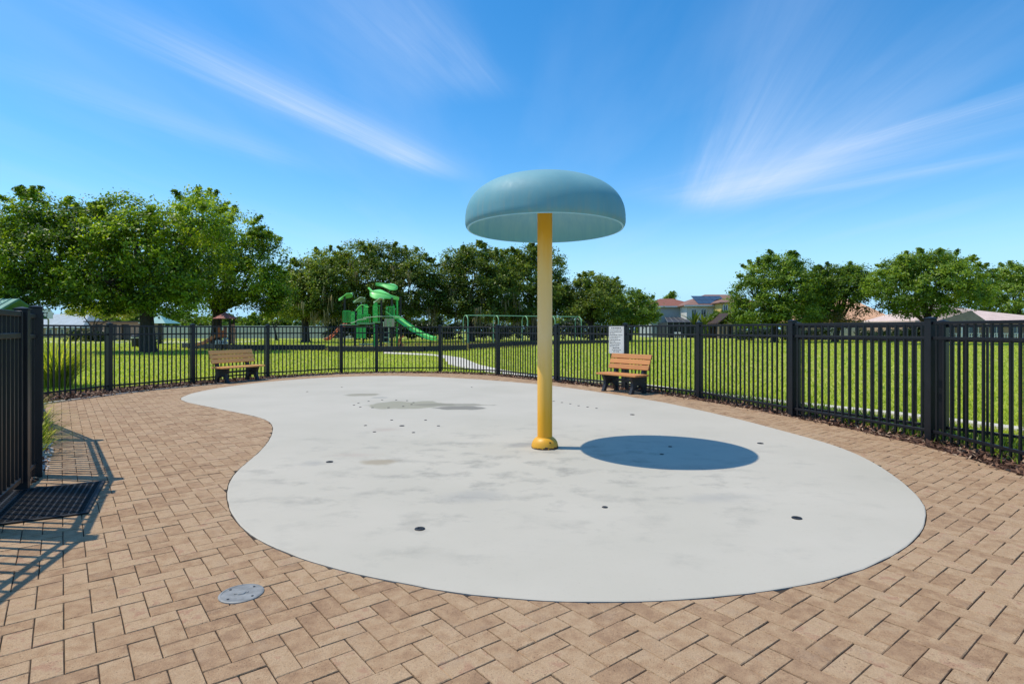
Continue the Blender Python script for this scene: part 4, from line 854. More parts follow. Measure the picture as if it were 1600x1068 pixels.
# far tree belt that closes the view
r = np.random.default_rng(77); m = 1500; xx = r.uniform(-190, 210, m); Cc = np.stack([xx, 150+r.uniform(-8, 8, m), (2.5+3.0*np.abs(np.sin(xx*0.09)+0.6*np.sin(xx*0.23+1)))*r.random(m)**0.6], 1)
d = r.normal(0, 1, (m, 3)); d /= np.linalg.norm(d, axis=1)[:, None]; V, tn = leaf_cloud(Cc, d, 34, r.uniform(0.8, 1.5, m), 0.42, r, np.clip(r.normal(0.4, 0.2, m), 0, 1))
o = stuff(put('far_treeline', np_mesh('far_treeline', V.reshape(-1, 3), len(V), 4, M['oak_dark'], tn))); o['label'] = 'distant belt of dark trees behind the houses'

def grass_clump(name, label, cat, x, y, n, h, spread, seed, mat, w=0.011, group=None):
    r = np.random.default_rng(seed); root = thing(name, label, cat, (x, y, -0.02), 0, group)
    a = r.random(n)*2*PI; L = h*r.uniform(0.6, 1.15, n); br = r.random(n)*spread*0.35; ou = spread*r.uniform(0.3, 1.25, n); seg = 5
    V = np.zeros((n, seg, 4, 3)); wx, wy = -np.sin(a), np.cos(a)
    def pt(s):
        rad = br+ou*s**1.7; z = L*(1.25*s-0.55*s**2.6*np.clip(ou/spread, 0, 1.3)); return np.stack([rad*np.cos(a), rad*np.sin(a), z], 1)
    for k in range(seg):
        s0, s1 = k/seg, (k+1)/seg; p0, p1 = pt(s0), pt(s1); w0, w1 = w*(1-s0**2), w*(1-s1**2)+0.0008; side = np.stack([wx, wy, 0*wx], 1)
        V[:, k, 0] = p0-side*w0; V[:, k, 1] = p0+side*w0; V[:, k, 2] = p1+side*w1; V[:, k, 3] = p1-side*w1
    tn = np.repeat(np.clip(r.normal(0.5, 0.28, n), 0, 1), seg)
    stuff(put('blades', np_mesh('blades', V.reshape(-1, 3), n*seg, 4, M[mat], tn), root)); return root
grass_clump('ornamental_grass', 'tall yellow green ornamental grass behind the fence by the left gate post', 'ornamental grass', -10.3, 12.9, 900, 1.08, 1.0, 81, 'reed', 0.010)
LG = 'tufts of border grass by the left gate post'
for k, (x, y, h) in enumerate([(-4.75, 5.68, 0.28), (-5.2, 6.35, 0.30), (-5.75, 6.95, 0.30), (-6.35, 7.6, 0.28), (-7.1, 8.5, 0.3)]):
    grass_clump('border_grass', '%s tuft of border grass along the paver edge behind the gate post' % ('nearest', 'second nearest', 'middle', 'second farthest', 'farthest')[k], 'grass tuft', x-0.12, y+0.05, 90, h*1.25, 0.40, 90+k, 'reed', 0.007, LG)
GG = 'weedy ground cover tufts behind the right fence'
r = np.random.default_rng(17)
# green ground cover between right-hand fence and kerb
n = 5200; k = r.integers(118, 158, n); P = edge[k]+NRM[k]*(0.42+r.random(n)*0.75)[:, None]+r.normal(0, 0.08, (n, 2)); nn = len(P)
a = r.random(nn)*2*PI; hh = r.uniform(0.03, 0.13, nn); w = r.uniform(0.006, 0.016, nn); V = np.zeros((nn, 3, 3))
V[:, 0, 0] = P[:, 0]-w*np.cos(a); V[:, 0, 1] = P[:, 1]-w*np.sin(a); V[:, 1, 0] = P[:, 0]+w*np.cos(a); V[:, 1, 1] = P[:, 1]+w*np.sin(a); V[:, :2, 2] = -0.01
V[:, 2, :2] = P+r.normal(0, 0.05, (nn, 2)); V[:, 2, 2] = hh
o = stuff(put('ground_cover', np_mesh('ground_cover', V.reshape(-1, 3), nn, 3, M['round'], r.random(nn)))); o['label'] = 'weedy green ground cover between fence and kerb'
# white gravel by the gate post
n = 260; b = MB(); gr = random.Random(8)
for k in range(n):
    t_ = gr.random(); x = -4.28-1.1*t_+gr.uniform(-0.06, 0.10); y = 5.12+1.45*t_+gr.uniform(-0.06, 0.06); s_ = gr.uniform(0.008, 0.022)
    b.lathe([(s_*0.6, 0), (s_, s_*0.5), (s_*0.55, s_*0.95), (0.0005, s_)], 6, (x, y, -0.008))
o = stuff(b.build('gravel', M['stone'], smooth=True)); o['label'] = 'loose white pebbles at the foot of the gate post'

# ------------------------------------------------------------------ far left: wall, court, shelter, bin
wall = thing('vinyl_fence', 'long cream panel fence behind the oaks and the playground', 'fence', (px(232, 86), 86, -0.03))
vp = box_mesh('panel', (2.30, 0.05, 1.85), M['vinyl'], (1.2, 0, 0.975)); vo = box_mesh('post', (0.13, 0.13, 2.02), M['vinyl'], (0, 0, 1.01)); vr = box_mesh('rail', (2.26, 0.08, 0.12), M['vinyl'], (1.2, -0.005, 1.87))
nP = 13
for k in range(nP+1):
    put('post', vo, wall, (k*2.4, 0, 0))
    if k < nP:
        p_ = put('panel', vp, wall, (k*2.4, 0, 0)); put('rail', vr, p_)
def window(parent, x, y, z, w, h, face=-1):
    b = MB(); t = 0.09
    for c, d_ in (((0, 0, h/2+t/2), (w+2*t, 0.12, t)), ((0, 0, -h/2-t/2), (w+2*t, 0.14, t)), ((-w/2-t/2, 0, 0), (t, 0.12, h)), ((w/2+t/2, 0, 0), (t, 0.12, h)), ((0, -0.004, 0), (0.05, 0.08, h))): b.box(c, d_)
    f = b.build('window', M['trim'], parent, (x, y, z)); b = MB(); b.box((0, 0.01, 0), (w, 0.02, h)); b.build('pane', M['glass'], f); return f
def window_x(parent, x, y, z, w, h):
    f = window(parent, x, y, z, w, h); f.rotation_euler = (0, 0, -PI/2); return f
def hip_roof(b, x0, x1, y0, y1, ze, zr, oh=0.5, hip=1.0, th=0.18, mi=0):
    x0 -= oh; x1 += oh; y0 -= oh; y1 += oh; ym = (y0+y1)/2; k = (y1-y0)/2*hip
    b.add([(x0, y0, ze), (x1, y0, ze), (x1, y1, ze), (x0, y1, ze), (x0+k, ym, zr), (x1-k, ym, zr), (x0, y0, ze-th), (x1, y0, ze-th), (x1, y1, ze-th), (x0, y1, ze-th)],
          [(0, 1, 5, 4), (1, 2, 5), (2, 3, 4, 5), (3, 0, 4), (6, 7, 1, 0), (7, 8, 2, 1), (8, 9, 3, 2), (9, 6, 0, 3), (9, 8, 7, 6)], mi)
# tan block with dark openings
tb = thing('park_building', 'low tan block building with dark openings past the left fence', 'building', (0, 0, -0.03))
x0, x1 = px(140, 70), px(222, 70)
b = MB()
for c0, c1 in ((0, 0.10), (0.25, 0.36), (0.52, 0.60), (0.75, 1.0)): b.box((x0+(x1-x0)*(c0+c1)/2, 70.1, 1.0), ((x1-x0)*(c1-c0), 0.2, 2.0))
b.box(((x0+x1)/2, 70.1, 2.12), (x1-x0, 0.2, 0.24)); b.box(((x0+x1)/2, 74, 1.12), (x1-x0, 0.2, 2.24)); b.box((x0+0.1, 72.0, 1.12), (0.2, 3.6, 2.24)); b.box((x1-0.1, 72.0, 1.12), (0.2, 3.6, 2.24))
b.build('wall', M['stucco_tan'], tb); b = MB(); b.box(((x0+x1)/2, 72, 2.31), (x1-x0+0.8, 5.0, 0.14)); b.build('roof', M['bronze'], tb)
for c0, c1 in ((0.10, 0.25), (0.36, 0.52), (0.60, 0.75)):
    b = MB(); b.box((x0+(x1-x0)*(c0+c1)/2, 70.25, 1.0), ((x1-x0)*(c1-c0)-0.02, 0.06, 2.0)); b.build('door', M['bronze'], tb)
# pale roofed house far left
fh = thing('house', 'long low house with a pale grey roof behind the basketball hoop', 'house', (0, 0, -0.03))
x0, x1 = px(60, 96), px(138, 96); b = MB(); b.box(((x0+x1)/2, 98, 0.85), (x1-x0, 7, 1.7)); b.build('wall', M['stucco_tan'], fh)
b = MB(); hip_roof(b, x0, x1, 94.5, 101.5, 1.75, 4.0, 0.4, 0.4); b.build('roof', M['roof_grey'], fh)
for k in range(4): window(fh, x0+1.2+k*1.9, 94.44, 1.0, 0.9, 0.8)
# basketball hoop
Yb = 45.0; xb = px(66, Yb); hoop = thing('basketball_hoop', 'white basketball backboard seen just right of the gate post', 'basketball hoop', (xb+0.2, Yb, -0.03))
b = MB(); b.tube([(0, 0.35, 0), (0, 0.35, 2.1), (0, 0.1, 2.45)], 0.06, 10); b.build('pole', M['steel'], hoop)
b = MB(); b.slab([(-0.62, -0.32), (0.62, -0.32), (0.62, 0.15), (0.42, 0.46), (-0.42, 0.46), (-0.62, 0.15)], (0, 0, 2.5), (1, 0, 0), (0, 0, 1), (0, 1, 0), 0.05); b.build('backboard', M['white_plastic'], hoop)
b = MB(); 
for z_ in (0.0, 0.30): b.box((0, -0.03, 2.33+z_), (0.42, 0.012, 0.045))
for x_ in (-0.19, 0.19): b.box((x_, -0.03, 2.48), (0.045, 0.012, 0.255))
b.build('target_square', M['ink'], hoop)
b = MB(); b.tube([(0.2*math.cos(2*PI*k/16), -0.28+0.2*math.sin(2*PI*k/16), 2.3) for k in range(17)], 0.014, 6, cap=False); b.build('rim', M['orange'], hoop)
# teal roofed shelter at the left edge
sh = thing('shelter', 'shelter with a ribbed teal metal roof above the gate at the left edge', 'shelter', (-30.0, 30.0, -0.03))
zt, ze_ = 2.93, 1.96; xr = 4.25
b = MB(); b.add([(-5, -1.8, ze_), (xr, -1.8, ze_), (xr, 0, zt), (-5, 0, zt), (xr, 1.8, ze_), (-5, 1.8, ze_), (-5, -1.8, ze_-0.06), (xr, -1.8, ze_-0.06), (xr, 0, zt-0.06), (-5, 0, zt-0.06), (xr, 1.8, ze_-0.06), (-5, 1.8, ze_-0.06)], [(0, 1, 2, 3), (3, 2, 4, 5), (9, 8, 7, 6), (11, 10, 8, 9), (0, 6, 7, 1), (1, 7, 8, 2), (2, 8, 10, 4), (4, 10, 11, 5), (5, 11, 9, 3), (3, 9, 6, 0)])
rf = b.build('roof', M['roof_teal'], sh)
for k in range(23):
    x = -4.9+k*0.415
    b = MB(); b.bar((x, -1.8, ze_+0.02), (x, -0.02, zt+0.015), 0.035, 0.045); b.build('seam', M['roof_teal'], rf)
for x in (-4.6, 3.8):
    for y in (-1.4, 1.4): b = MB(); b.box((x, y, 1.02), (0.14, 0.14, 2.04)); b.build('post', M['brown'], sh)
# waste bin with its bag
Yw = 43.0; wb = thing('waste_bin', 'dark waste bin with a pale bag standing left of the oak trunk', 'bin', (px(212.5, Yw), Yw, -0.03))
b = MB(); b.lathe([(0.24, 0), (0.27, 0.1), (0.31, 0.7), (0.32, 0.74), (0.28, 0.74)], 20); b.build('barrel', M['navy'], wb, smooth=True)
b = MB(); b.lathe([(0.325, 0.68), (0.33, 0.76), (0.29, 0.765), (0.27, 0.6)], 20); b.build('bag', M['white_plastic'], wb, smooth=True)
b = MB(); b.lathe([(0.31, 0.76), (0.30, 0.86), (0.2, 0.93), (0.0005, 0.95)], 20); b.build('lid', M['navy'], wb, smooth=True)
# picnic shelter and table
Yp = 53.0; ps = thing('umbrella_shelter', 'single post shelter with a thin green roof right of the oak trunk', 'shelter', (px(250, Yp), Yp, -0.03))
b = MB(); b.box((0, 0, 1.15), (0.22, 0.22, 2.3)); b.build('post', M['brown'], ps)
b = MB(); b.add([(-1.25, -1.25, 1.9), (1.25, -1.25, 1.9), (1.25, 1.25, 1.9), (-1.25, 1.25, 1.9), (0, 0, 2.65), (0, 0, 2.55)], [(0, 1, 4), (1, 2, 4), (2, 3, 4), (3, 0, 4), (1, 0, 5), (2, 1, 5), (3, 2, 5), (0, 3, 5)]); b.build('roof', M['roof_teal'], ps)
pt = thing('picnic_table', 'dark picnic table under the single post shelter', 'table', (px(250, Yp), Yp-0.9, -0.03))
b = MB(); b.box((0, 0, 0.74), (1.3, 0.7, 0.05)); b.build('table_top', M['brown'], pt)
for s_ in (-1, 1):
    b = MB(); b.box((0, s_*0.62, 0.44), (1.3, 0.25, 0.05)); b.build('seat', M['brown'], pt); b = MB(); b.bar((s_*0.5, -0.6, 0), (s_*0.5, 0.25, 0.715), 0.06, 0.06); b.bar((s_*0.5, 0.6, 0), (s_*0.5, -0.25, 0.715), 0.06, 0.06); b.build('leg_frame', M['brown'], pt)

# timber edging of the play areas: each sleeper a part
def edging(label, P, h, gap=0.0, seglen=1.2):
    root = thing('timber_edging', label, 'edging', (0, 0, -0.03)); P = [np.array(p, float) for p in P]; cnt = 0
    for a, b_ in zip(P[:-1], P[1:]):
        L = np.linalg.norm(b_-a); n = max(1, round(L/seglen)); an = math.atan2(*(b_-a)[::-1])
        me = box_mesh('sleeper', (L/n-0.012, 0.14, h), M['black_plastic'], (0, 0, h/2), 0.01)
        for k in range(n):
            c = a+(b_-a)*(k+0.5)/n; put('sleeper', me, root, (c[0], c[1], 0), an)
    return root
edging('black edging in front of the green playground', [(-10.9, 34.1), (-8.0, 33.6), (-5.2, 34.0), (-2.9, 36.4)], 0.34)
edging('black edging round the playhouse corner of the play area', [(-24, 41.8), (-19.0, 38.0), (-17.0, 36.4), (-11.9, 36.6)], 0.36)
edging('black edging in front of the swing set', [(-2.9, 39.0), (0.2, 47), (5.5, 52.2), (10.0, 55.6)], 0.34)

# ------------------------------------------------------------------ playhouse and spring rider
Yh = 38.6; ph = thing('playhouse', 'small playhouse tower with a red hexagonal roof and orange panels', 'playhouse', (px(352, Yh), Yh, -0.03), R(8))
b = MB(); n = 6; rr_ = 0.80
ring = [(rr_*math.cos(2*PI*k/n+0.2), rr_*math.sin(2*PI*k/n+0.2)) for k in range(n)]
b.add([(x, y, 2.06) for x, y in ring]+[(0, 0, 2.5)]+[(0, 0, 2.04)], [(k, (k+1) % n, n) for k in range(n)]+[((k+1) % n, k, n+1) for k in range(n)]); b.build('roof', M['maroon'], ph)
for k, (x, y) in enumerate(((-0.42, -0.42), (0.42, -0.42), (0.42, 0.42), (-0.42, 0.42))):
    b = MB(); b.box((x, y, 1.05), (0.10, 0.10, 2.1)); b.build('post', M['brown'], ph)
b = MB(); b.box((0, 0, 0.78), (0.95, 0.95, 0.07)); b.build('deck', M['brown'], ph)
b = MB(); b.slab([(-0.30, 0), (0.30, 0), (0.30, 0.75), (0.1, 0.75), (0.1, 0.45), (-0.12, 0.45), (-0.12, 0.75), (-0.30, 0.75)], (-0.06, -0.44, 0.82), (1, 0, 0), (0, 0, 1), (0, 1, 0), 0.06); b.build('front_panel', M['orange'], ph)
b = MB(); b.slab([(-0.18, 0), (0.16, 0), (0.20, 0.9), (0.12, 1.3), (-0.14, 1.3), (-0.2, 0.9)], (0.55, -0.30, 0.38), (1, 0, 0), (0, 0, 1), (0, 1, 0), 0.06); b.build('side_panel', M['orange_lt'], ph)
b = MB(); pts = [(-0.45, 0, 0.85), (-0.8, 0, 0.72), (-1.25, -0.1, 0.40), (-1.75, -0.2, 0.26), (-2.0, -0.22, 0.25)]
for i in range(4): 
    b.bar(pts[i], pts[i+1], 0.45, 0.04); p0, p1 = Vector(pts[i]), Vector(pts[i+1])
    for s_ in (-1, 1): b.bar(p0+Vector((0, s_*0.23, 0.07)), p1+Vector((0, s_*0.23, 0.07)), 0.05, 0.18)
b.build('slide', M['orange_lt'], ph)
sr = thing('spring_rider', 'white and black animal spring rider in front of the playhouse', 'spring rider', (px(346, 37.7), 37.7, -0.03), R(0))
b = MB(); b.tube([(0.10*math.cos(k*0.8), 0.10*math.sin(k*0.8), 0.02+k*0.0105) for k in range(36)], 0.014, 6); b.build('spring', M['brown'], sr)
def rider_side(y, mat):
    b = MB(); b.slab([(-0.36, 0.34), (-0.30, 0.30), (-0.1, 0.36), (0.08, 0.34), (0.28, 0.30), (0.36, 0.36), (0.32, 0.50), (0.26, 0.56), (0.32, 0.62), (0.38, 0.60), (0.37, 0.70), (0.28, 0.74), (0.18, 0.70), (0.12, 0.58), (0.02, 0.52), (-0.16, 0.52), (-0.26, 0.60), (-0.34, 0.54)], (0, y, 0.05), (1, 0, 0), (0, 0, 1), (0, 1, 0), 0.03); return b.build('side_panel', mat, sr)
for y in (-0.14, 0.14): 
    sp_ = rider_side(y, M['white_plastic'])
    for x in (-0.2, -0.05, 0.1, 0.22):
        b = MB(); b.slab([(x-0.03, 0.40), (x+0.02, 0.38), (x+0.035, 0.50), (x-0.01, 0.52)], (0, y+math.copysign(0.018, y), 0.05), (1, 0, 0), (0, 0, 1), (0, 1, 0), 0.008); b.build('stripe', M['ink'], sp_)
b = MB(); b.box((-0.08, 0, 0.52), (0.34, 0.25, 0.04)); b.box((0, 0, 0.40), (0.3, 0.25, 0.04)); b.build('seat', M['black_plastic'], sr)
b = MB(); b.tube([(0.16, -0.22, 0.66), (0.16, 0.22, 0.66)], 0.015, 8); b.build('handle', M['black_plastic'], sr)

# ------------------------------------------------------------------ big green playground
YP = 36.0; kp = YP/896
pg = thing('play_structure', 'large green play structure with leaf canopies, decks and a wave slide', 'playground', (px(595, YP), YP, -0.03))
def PX(p): return (p-595)*kp
def PZ(q): return pz(q, YP)
def leaf_roof(parent, cx, cy, cz, L, Wd, rz, tilt, roll, mat, veins=True):
    # teardrop leaf: cupped shell with raised rim and midrib
    n = 18; vs = []; top = []; low = []
    for i in range(n+1):
        s = i/n; w = Wd/2*1.32*min(1.0, s/0.28)**0.55*max(0.0, 1-s)**0.85*(0.55+0.45*min(1.0, 1.6*(1-s)))+0.014
        x = (s-0.5)*L; zc_ = 0.10*L*math.sin(PI*s)*0.5-0.02*s
        for j in (-1, -0.55, 0, 0.55, 1):
            z = zc_-0.16*Wd*(j*j)+0.03*(1 if abs(j) == 1 else 0)
            vs.append((x, j*w, z))
    fs = []
    for i in range(n):
        for j in range(4): fs.append((i*5+j, i*5+j+1, (i+1)*5+j+1, (i+1)*5+j))
    m0 = len(vs); vs += [(x, y, z-0.05) for x, y, z in vs]
    fs += [tuple(m0+k for k in reversed(f)) for f in fs]
    for i in range(n): fs += [(i*5, (i+1)*5, m0+(i+1)*5, m0+i*5), ((i+1)*5+4, i*5+4, m0+i*5+4, m0+(i+1)*5+4)]
    b = MB(); b.add(vs, fs); o = b.build('leaf_canopy', mat, parent, (cx, cy, cz), smooth=True); o.rotation_euler = (roll, tilt, rz)
    b = MB(); b.tube([((i/8-0.5)*L, 0, 0.10*L*math.sin(PI*i/8)*0.5-0.02*i/8+0.012) for i in range(9)], 0.022, 6); b.build('midrib', M['green_lt'], o); return o
leaf_roof(pg, PX(600), 0.8, PZ(443.5), 1.45, 0.85, R(180), R(-10), R(-30), M['green_lt'])
leaf_roof(pg, PX(604), -0.6, PZ(461), 1.85, 0.95, 0, R(12), R(40), M['green_lt'])
leaf_roof(pg, PX(538), 0.2, PZ(462), 0.95, 0.62, R(180), R(24), R(20), M['green_lt'])
leaf_roof(pg, PX(561), 0.0, PZ(468), 0.80, 0.55, R(180), R(16), R(30), M['sage'])
leaf_roof(pg, PX(597), -0.9, PZ(470), 0.68, 0.5, R(180), R(16), R(30), M['sage'])
b = MB(); b.tube([(PX(576), 0, PZ(450)), (PX(582), -0.2, PZ(455)), (PX(588), -0.4, PZ(459))], 0.07, 8); b.build('canopy_stem', M['green_lt'], pg)
for p, y, q in ((537, 0.2, 463), (557, -0.3, 482), (563, 0.7, 478), (585, 0.6, 460), (589, -0.7, 476), (601, -0.9, 470), (608, 0.9, 470), (616, -0.7, 466), (622.5, -0.4, 466), (621, 1.0, 462), (548, 0.9, 486)):
    b = MB(); b.tube([(PX(p), y, 0), (PX(p), y, PZ(q))], 0.062, 10); b.build('post', M['brown'] if p not in (622.5, 589) else M['green'], pg)
for p0, p1, q, y in ((538, 566, 508, 0.3), (563, 591, 506, 0.0), (588, 623, 504, 0.0)):
    b = MB(); b.box(((PX(p0)+PX(p1))/2, y, PZ(q)), (PX(p1)-PX(p0), 1.7, 0.09)); b.build('deck', M['brown'], pg)
    b = MB(); b.box(((PX(p0)+PX(p1))/2, y-0.87, PZ(q)+0.03), (PX(p1)-PX(p0), 0.035, 0.05)); b.build('deck_edge', M['sage'], pg)
def barred(p0, p1, q0, q1, y, mat, n=5):
    x0, x1, z0, z1 = PX(p0), PX(p1), PZ(q1), PZ(q0); b = MB()
    for z in (z0, z1): b.box(((x0+x1)/2, y, z), (x1-x0, 0.05, 0.05))
    f = b.build('railing', mat, pg)
    for k in range(n+1):
        b = MB(); b.box((x0+(x1-x0)*k/n, y, (z0+z1)/2), (0.035, 0.035, z1-z0-0.051)); b.build('baluster', mat, f)
barred(540, 552, 486, 503, -0.55, M['green'], 6); barred(588, 600, 478, 504, -0.85, M['green'], 5); barred(608, 621, 480, 504, -0.85, M['green'], 5)
barred(564, 584, 492, 506, -0.85, M['green'], 7)
def panel(p0, p1, q0, q1, y, mat, arch=0.0, holes=True):
    x0, x1, z0, z1 = PX(p0), PX(p1), PZ(q1), PZ(q0); out = [(x0, z0), (x1, z0), (x1, z1)]
    if arch: out += [((x0+x1)/2+(x1-x0)/2*math.cos(PI*k/6), z1+arch*math.sin(PI*k/6)) for k in range(1, 6)]
    out.append((x0, z1)); b = MB(); b.slab(out, (0, y, 0), (1, 0, 0), (0, 0, 1), (0, 1, 0), 0.05); f = b.build('play_panel', mat, pg)
    b = MB()
    for k in range(2):
        zc_ = z0+(z1-z0)*(0.32+0.38*k); b.tube([((x0+x1)/2+0.12*math.cos(2*PI*q/12), y-0.035, zc_+0.12*math.sin(2*PI*q/12)) for q in range(13)], 0.016, 5, cap=False)
    b.build('ring', M['green_lt'], f); return f
panel(564, 571, 481, 505, -0.80, M['green'], 0.10); panel(573, 580, 479, 505, -0.78, M['green'], 0.12); panel(553, 558.5, 488, 507, -0.6, M['green'], 0.06)
panel(590, 595, 474, 503, -0.9, M['green'], 0.05); panel(606, 612, 476, 503, 0.8, M['green'], 0.05); panel(562, 577, 510, 528, -0.75, M['green']); panel(580, 585, 480, 503, 0.75, M['green'], 0.05)
b = MB(); b.tube([(PX(562+k*2.2), -0.9, PZ(486-9*math.sin(PI*min(k, 7)/9))) for k in range(10)], 0.03, 6); b.build('arch_rail', M['green_lt'], pg)
b = MB(); b.tube([(PX(556), -1.1, PZ(505)), (PX(563), -1.15, PZ(503)), (PX(568), -1.2, PZ(500)), (PX(580), -1.2, PZ(499))], 0.028, 6); b.build('handrail', M['sage'], pg)
b = MB(); b.tube([(PX(574), -1.0, PZ(497)), (PX(595), -1.05, PZ(495)), (PX(616), -1.0, PZ(494.5)), (PX(634), -0.9, PZ(497))], 0.028, 6); b.build('handrail', M['sage'], pg)
# wave slide to the right
pts = [(PX(619), -0.4, PZ(497)), (PX(626), -0.5, PZ(500)), (PX(640), -0.8, PZ(509)), (PX(654), -1.1, PZ(518)), (PX(668), -1.4, PZ(525)), (PX(678), -1.6, PZ(529)), (PX(686), -1.75, PZ(530.5))]
b = MB(); 
for i in range(len(pts)-1):
    p0, p1 = Vector(pts[i]), Vector(pts[i+1]); b.bar(p0, p1, 0.62, 0.05)
sl = b.build('slide', M['green'], pg)
for s_ in (-0.33, 0.33):
    b = MB(); b.tube([Vector(p)+Vector((0.05*s_, s_, 0.14)) for p in pts], 0.075, 8); b.build('slide_side', M['green_lt'] if s_ < 0 else M['green'], sl, smooth=True)
b = MB(); b.tube([(PX(608), -1.0, PZ(487)), (PX(616), -0.95, PZ(493)), (PX(624), -0.9, PZ(498))], 0.035, 6); b.build('slide_hood', M['green_lt'], sl)
b = MB(); b.box((PX(678), -1.6, PZ(537)), (0.1, 0.1, 0.45)); b.build('slide_foot', M['brown'], sl)
# orange slide to the left
pts = [(PX(540), 0.1, PZ(508)), (PX(532), 0.0, PZ(514)), (PX(524), -0.1, PZ(523)), (PX(517), -0.2, PZ(530)), (PX(510), -0.25, PZ(532))]
b = MB()
for i in range(len(pts)-1): b.bar(pts[i], pts[i+1], 0.5, 0.05)
s2 = b.build('slide', M['orange'], pg)
for s_ in (-0.26, 0.26): b = MB(); b.tube([Vector(p)+Vector((0, s_, 0.10)) for p in pts], 0.06, 8); b.build('slide_side', M['orange'], s2, smooth=True)
# ladder arch and climbing net at right
b = MB(); b.tube([(PX(632), -0.9, 0), (PX(626), -0.95, 0.45), (PX(630), -1.0, 0.8), (PX(636), -1.0, 0.95)], 0.05, 7); b.tube([(PX(640), -1.2, 0.05), (PX(634), -1.15, 0.4), (PX(627), -1.0, 0.75)], 0.045, 7); b.build('climber', M['orange'], pg, smooth=True)
panel(606, 621, 498, 512, -0.95, M['tan'])
for k in range(4): b = MB(); b.bar((PX(606), -1.1-0.0*k, 0.25+0.3*k), (PX(613), -1.1, 0.25+0.3*k), 0.05, 0.04); b.build('ladder_rung', M['sage'], pg)
for p in (605.5, 613.5): b = MB(); b.tube([(PX(p), -1.1, 0), (PX(p), -1.1, PZ(503))], 0.03, 6); b.build('ladder_rail', M['sage'], pg)
b = MB(); b.box((PX(580), -0.2, 0.42), (PX(592)-PX(562), 0.9, 0.06)); b.build('bench_shelf', M['sage'], pg)

# ------------------------------------------------------------------ swings
B0 = np.array((px(727.5, 55.5), 55.5)); B1 = np.array((px(903.5, 61.5), 61.5)); bd = (B1-B0)/np.linalg.norm(B1-B0); bL = float(np.linalg.norm(B1-B0)); ba = math.atan2(bd[1], bd[0])
sw = thing('swing_set', 'long pale green swing frame of five arches behind the yellow pole', 'swing set', (B0[0], B0[1], -0.03), ba)
hb = 2.72
b = MB(); b.tube([(0, 0, hb-0.02), (bL, 0, hb-0.02)], 0.05, 10); b.build('top_beam', M['swing_green'], sw)
for k in range(5):
    x = bL*k/4; b = MB(); pts = [(x, -0.58, 0), (x, -0.58, hb-0.55)]+[(x, -0.58*math.cos(PI*q/10), hb-0.55+0.53*math.sin(PI*q/10)) for q in range(1, 10)]+[(x, 0.58, hb-0.55), (x, 0.58, 0)]
    b.tube(pts, 0.052, 8); b.build('arch', M['swing_green'], sw, smooth=True)
first = None
for k in range(8):
    x = bL*(k//2)/4+bL/4*(0.33 if k % 2 == 0 else 0.67); p = B0+bd*x
    if first is None:
        first = thing('swing', 'black belt swing at the left of the leftmost bay of the green swing frame', 'swing', (p[0], p[1], -0.03), ba, 'swings hanging under the pale green frame')
        for s_ in (-0.24, 0.24): b = MB(); b.tube([(s_, 0, 0.55), (s_*0.9, 0, hb-0.075)], 0.014, 5); b.build('chain', M['brown'], first)
        b = MB(); n = 8; b.add([(-0.24+0.48*i/n, y, 0.55-0.10*math.sin(PI*i/n)) for y in (-0.08, 0.08) for i in range(n+1)]+[(-0.24+0.48*i/n, y, 0.53-0.10*math.sin(PI*i/n)) for y in (-0.08, 0.08) for i in range(n+1)], [(i, i+1, n+2+i, n+1+i) for i in range(n)]+[(2*n+3+i, 2*n+2+i, 3*n+3+i, 3*n+4+i) for i in range(n)]); b.build('belt_seat', M['black_plastic'], first)
    else:
        c = copy_tree(first); c.location = (p[0], p[1], -0.03)
        c['label'] = 'black belt swing at the %s of the %s bay of the green swing frame' % ('left' if k % 2 == 0 else 'right', ('leftmost', 'second', 'third', 'rightmost')[k//2])

# ------------------------------------------------------------------ houses at right
YH = 100.0
h1 = thing('house', 'grey two storey house with a red tiled hip roof behind the screen room', 'house', (0, 0, -0.03))
def hx(p, Y=YH): return px(p, Y)
b = MB(); x0, x1 = hx(1018), hx(1071); b.box(((x0+x1)/2, YH+5, 2.68), (x1-x0, 10, 5.36)); b.build('wall', M['stucco_grey'], h1)
b = MB(); hip_roof(b, x0, x1+2.0, YH, YH+10, 5.45, 7.0, 0.55, 0.6); rf = b.build('roof', M['roof_red'], h1)
b = MB(); b.box(((x0+x1)/2+0.5, YH-0.58, 5.33), (x1-x0+3.2, 0.08, 0.22)); b.build('fascia', M['trim'], h1)
window(h1, hx(1026), YH-0.05, 3.9, 0.9, 1.2); window(h1, hx(1067), YH-0.05, 3.9, 0.7, 1.1)
# screen room
sc_o = thing('screen_room', 'dark mesh pool enclosure in front of the grey house', 'screen enclosure', (0, 0, -0.03))
sx0, sx1, sy0, sy1 = hx(1034, 97), hx(1078, 97), 93.5, 99.5
b = MB(); b.box(((sx0+sx1)/2, sy0, 1.25), (sx1-sx0, 0.03, 2.5)); b.box((sx0, (sy0+sy1)/2, 1.25), (0.03, sy1-sy0-0.05, 2.5)); b.box((sx1, (sy0+sy1)/2, 1.25), (0.03, sy1-sy0-0.05, 2.5)); b.build('screen', M['screen'], sc_o)
b = MB(); b.add([(sx0, sy0-0.1, 2.55), (sx1, sy0-0.1, 2.55), (sx1, sy1, 3.5), (sx0+1.2, sy1, 3.5), (sx0, sy0-0.1, 2.52), (sx1, sy0-0.1, 2.52), (sx1, sy1, 3.47), (sx0+1.2, sy1, 3.47)], [(0, 1, 2, 3), (7, 6, 5, 4), (4, 5, 1, 0), (5, 6, 2, 1), (6, 7, 3, 2), (7, 4, 0, 3)]); b.build('screen_roof', M['screen_roof'], sc_o)
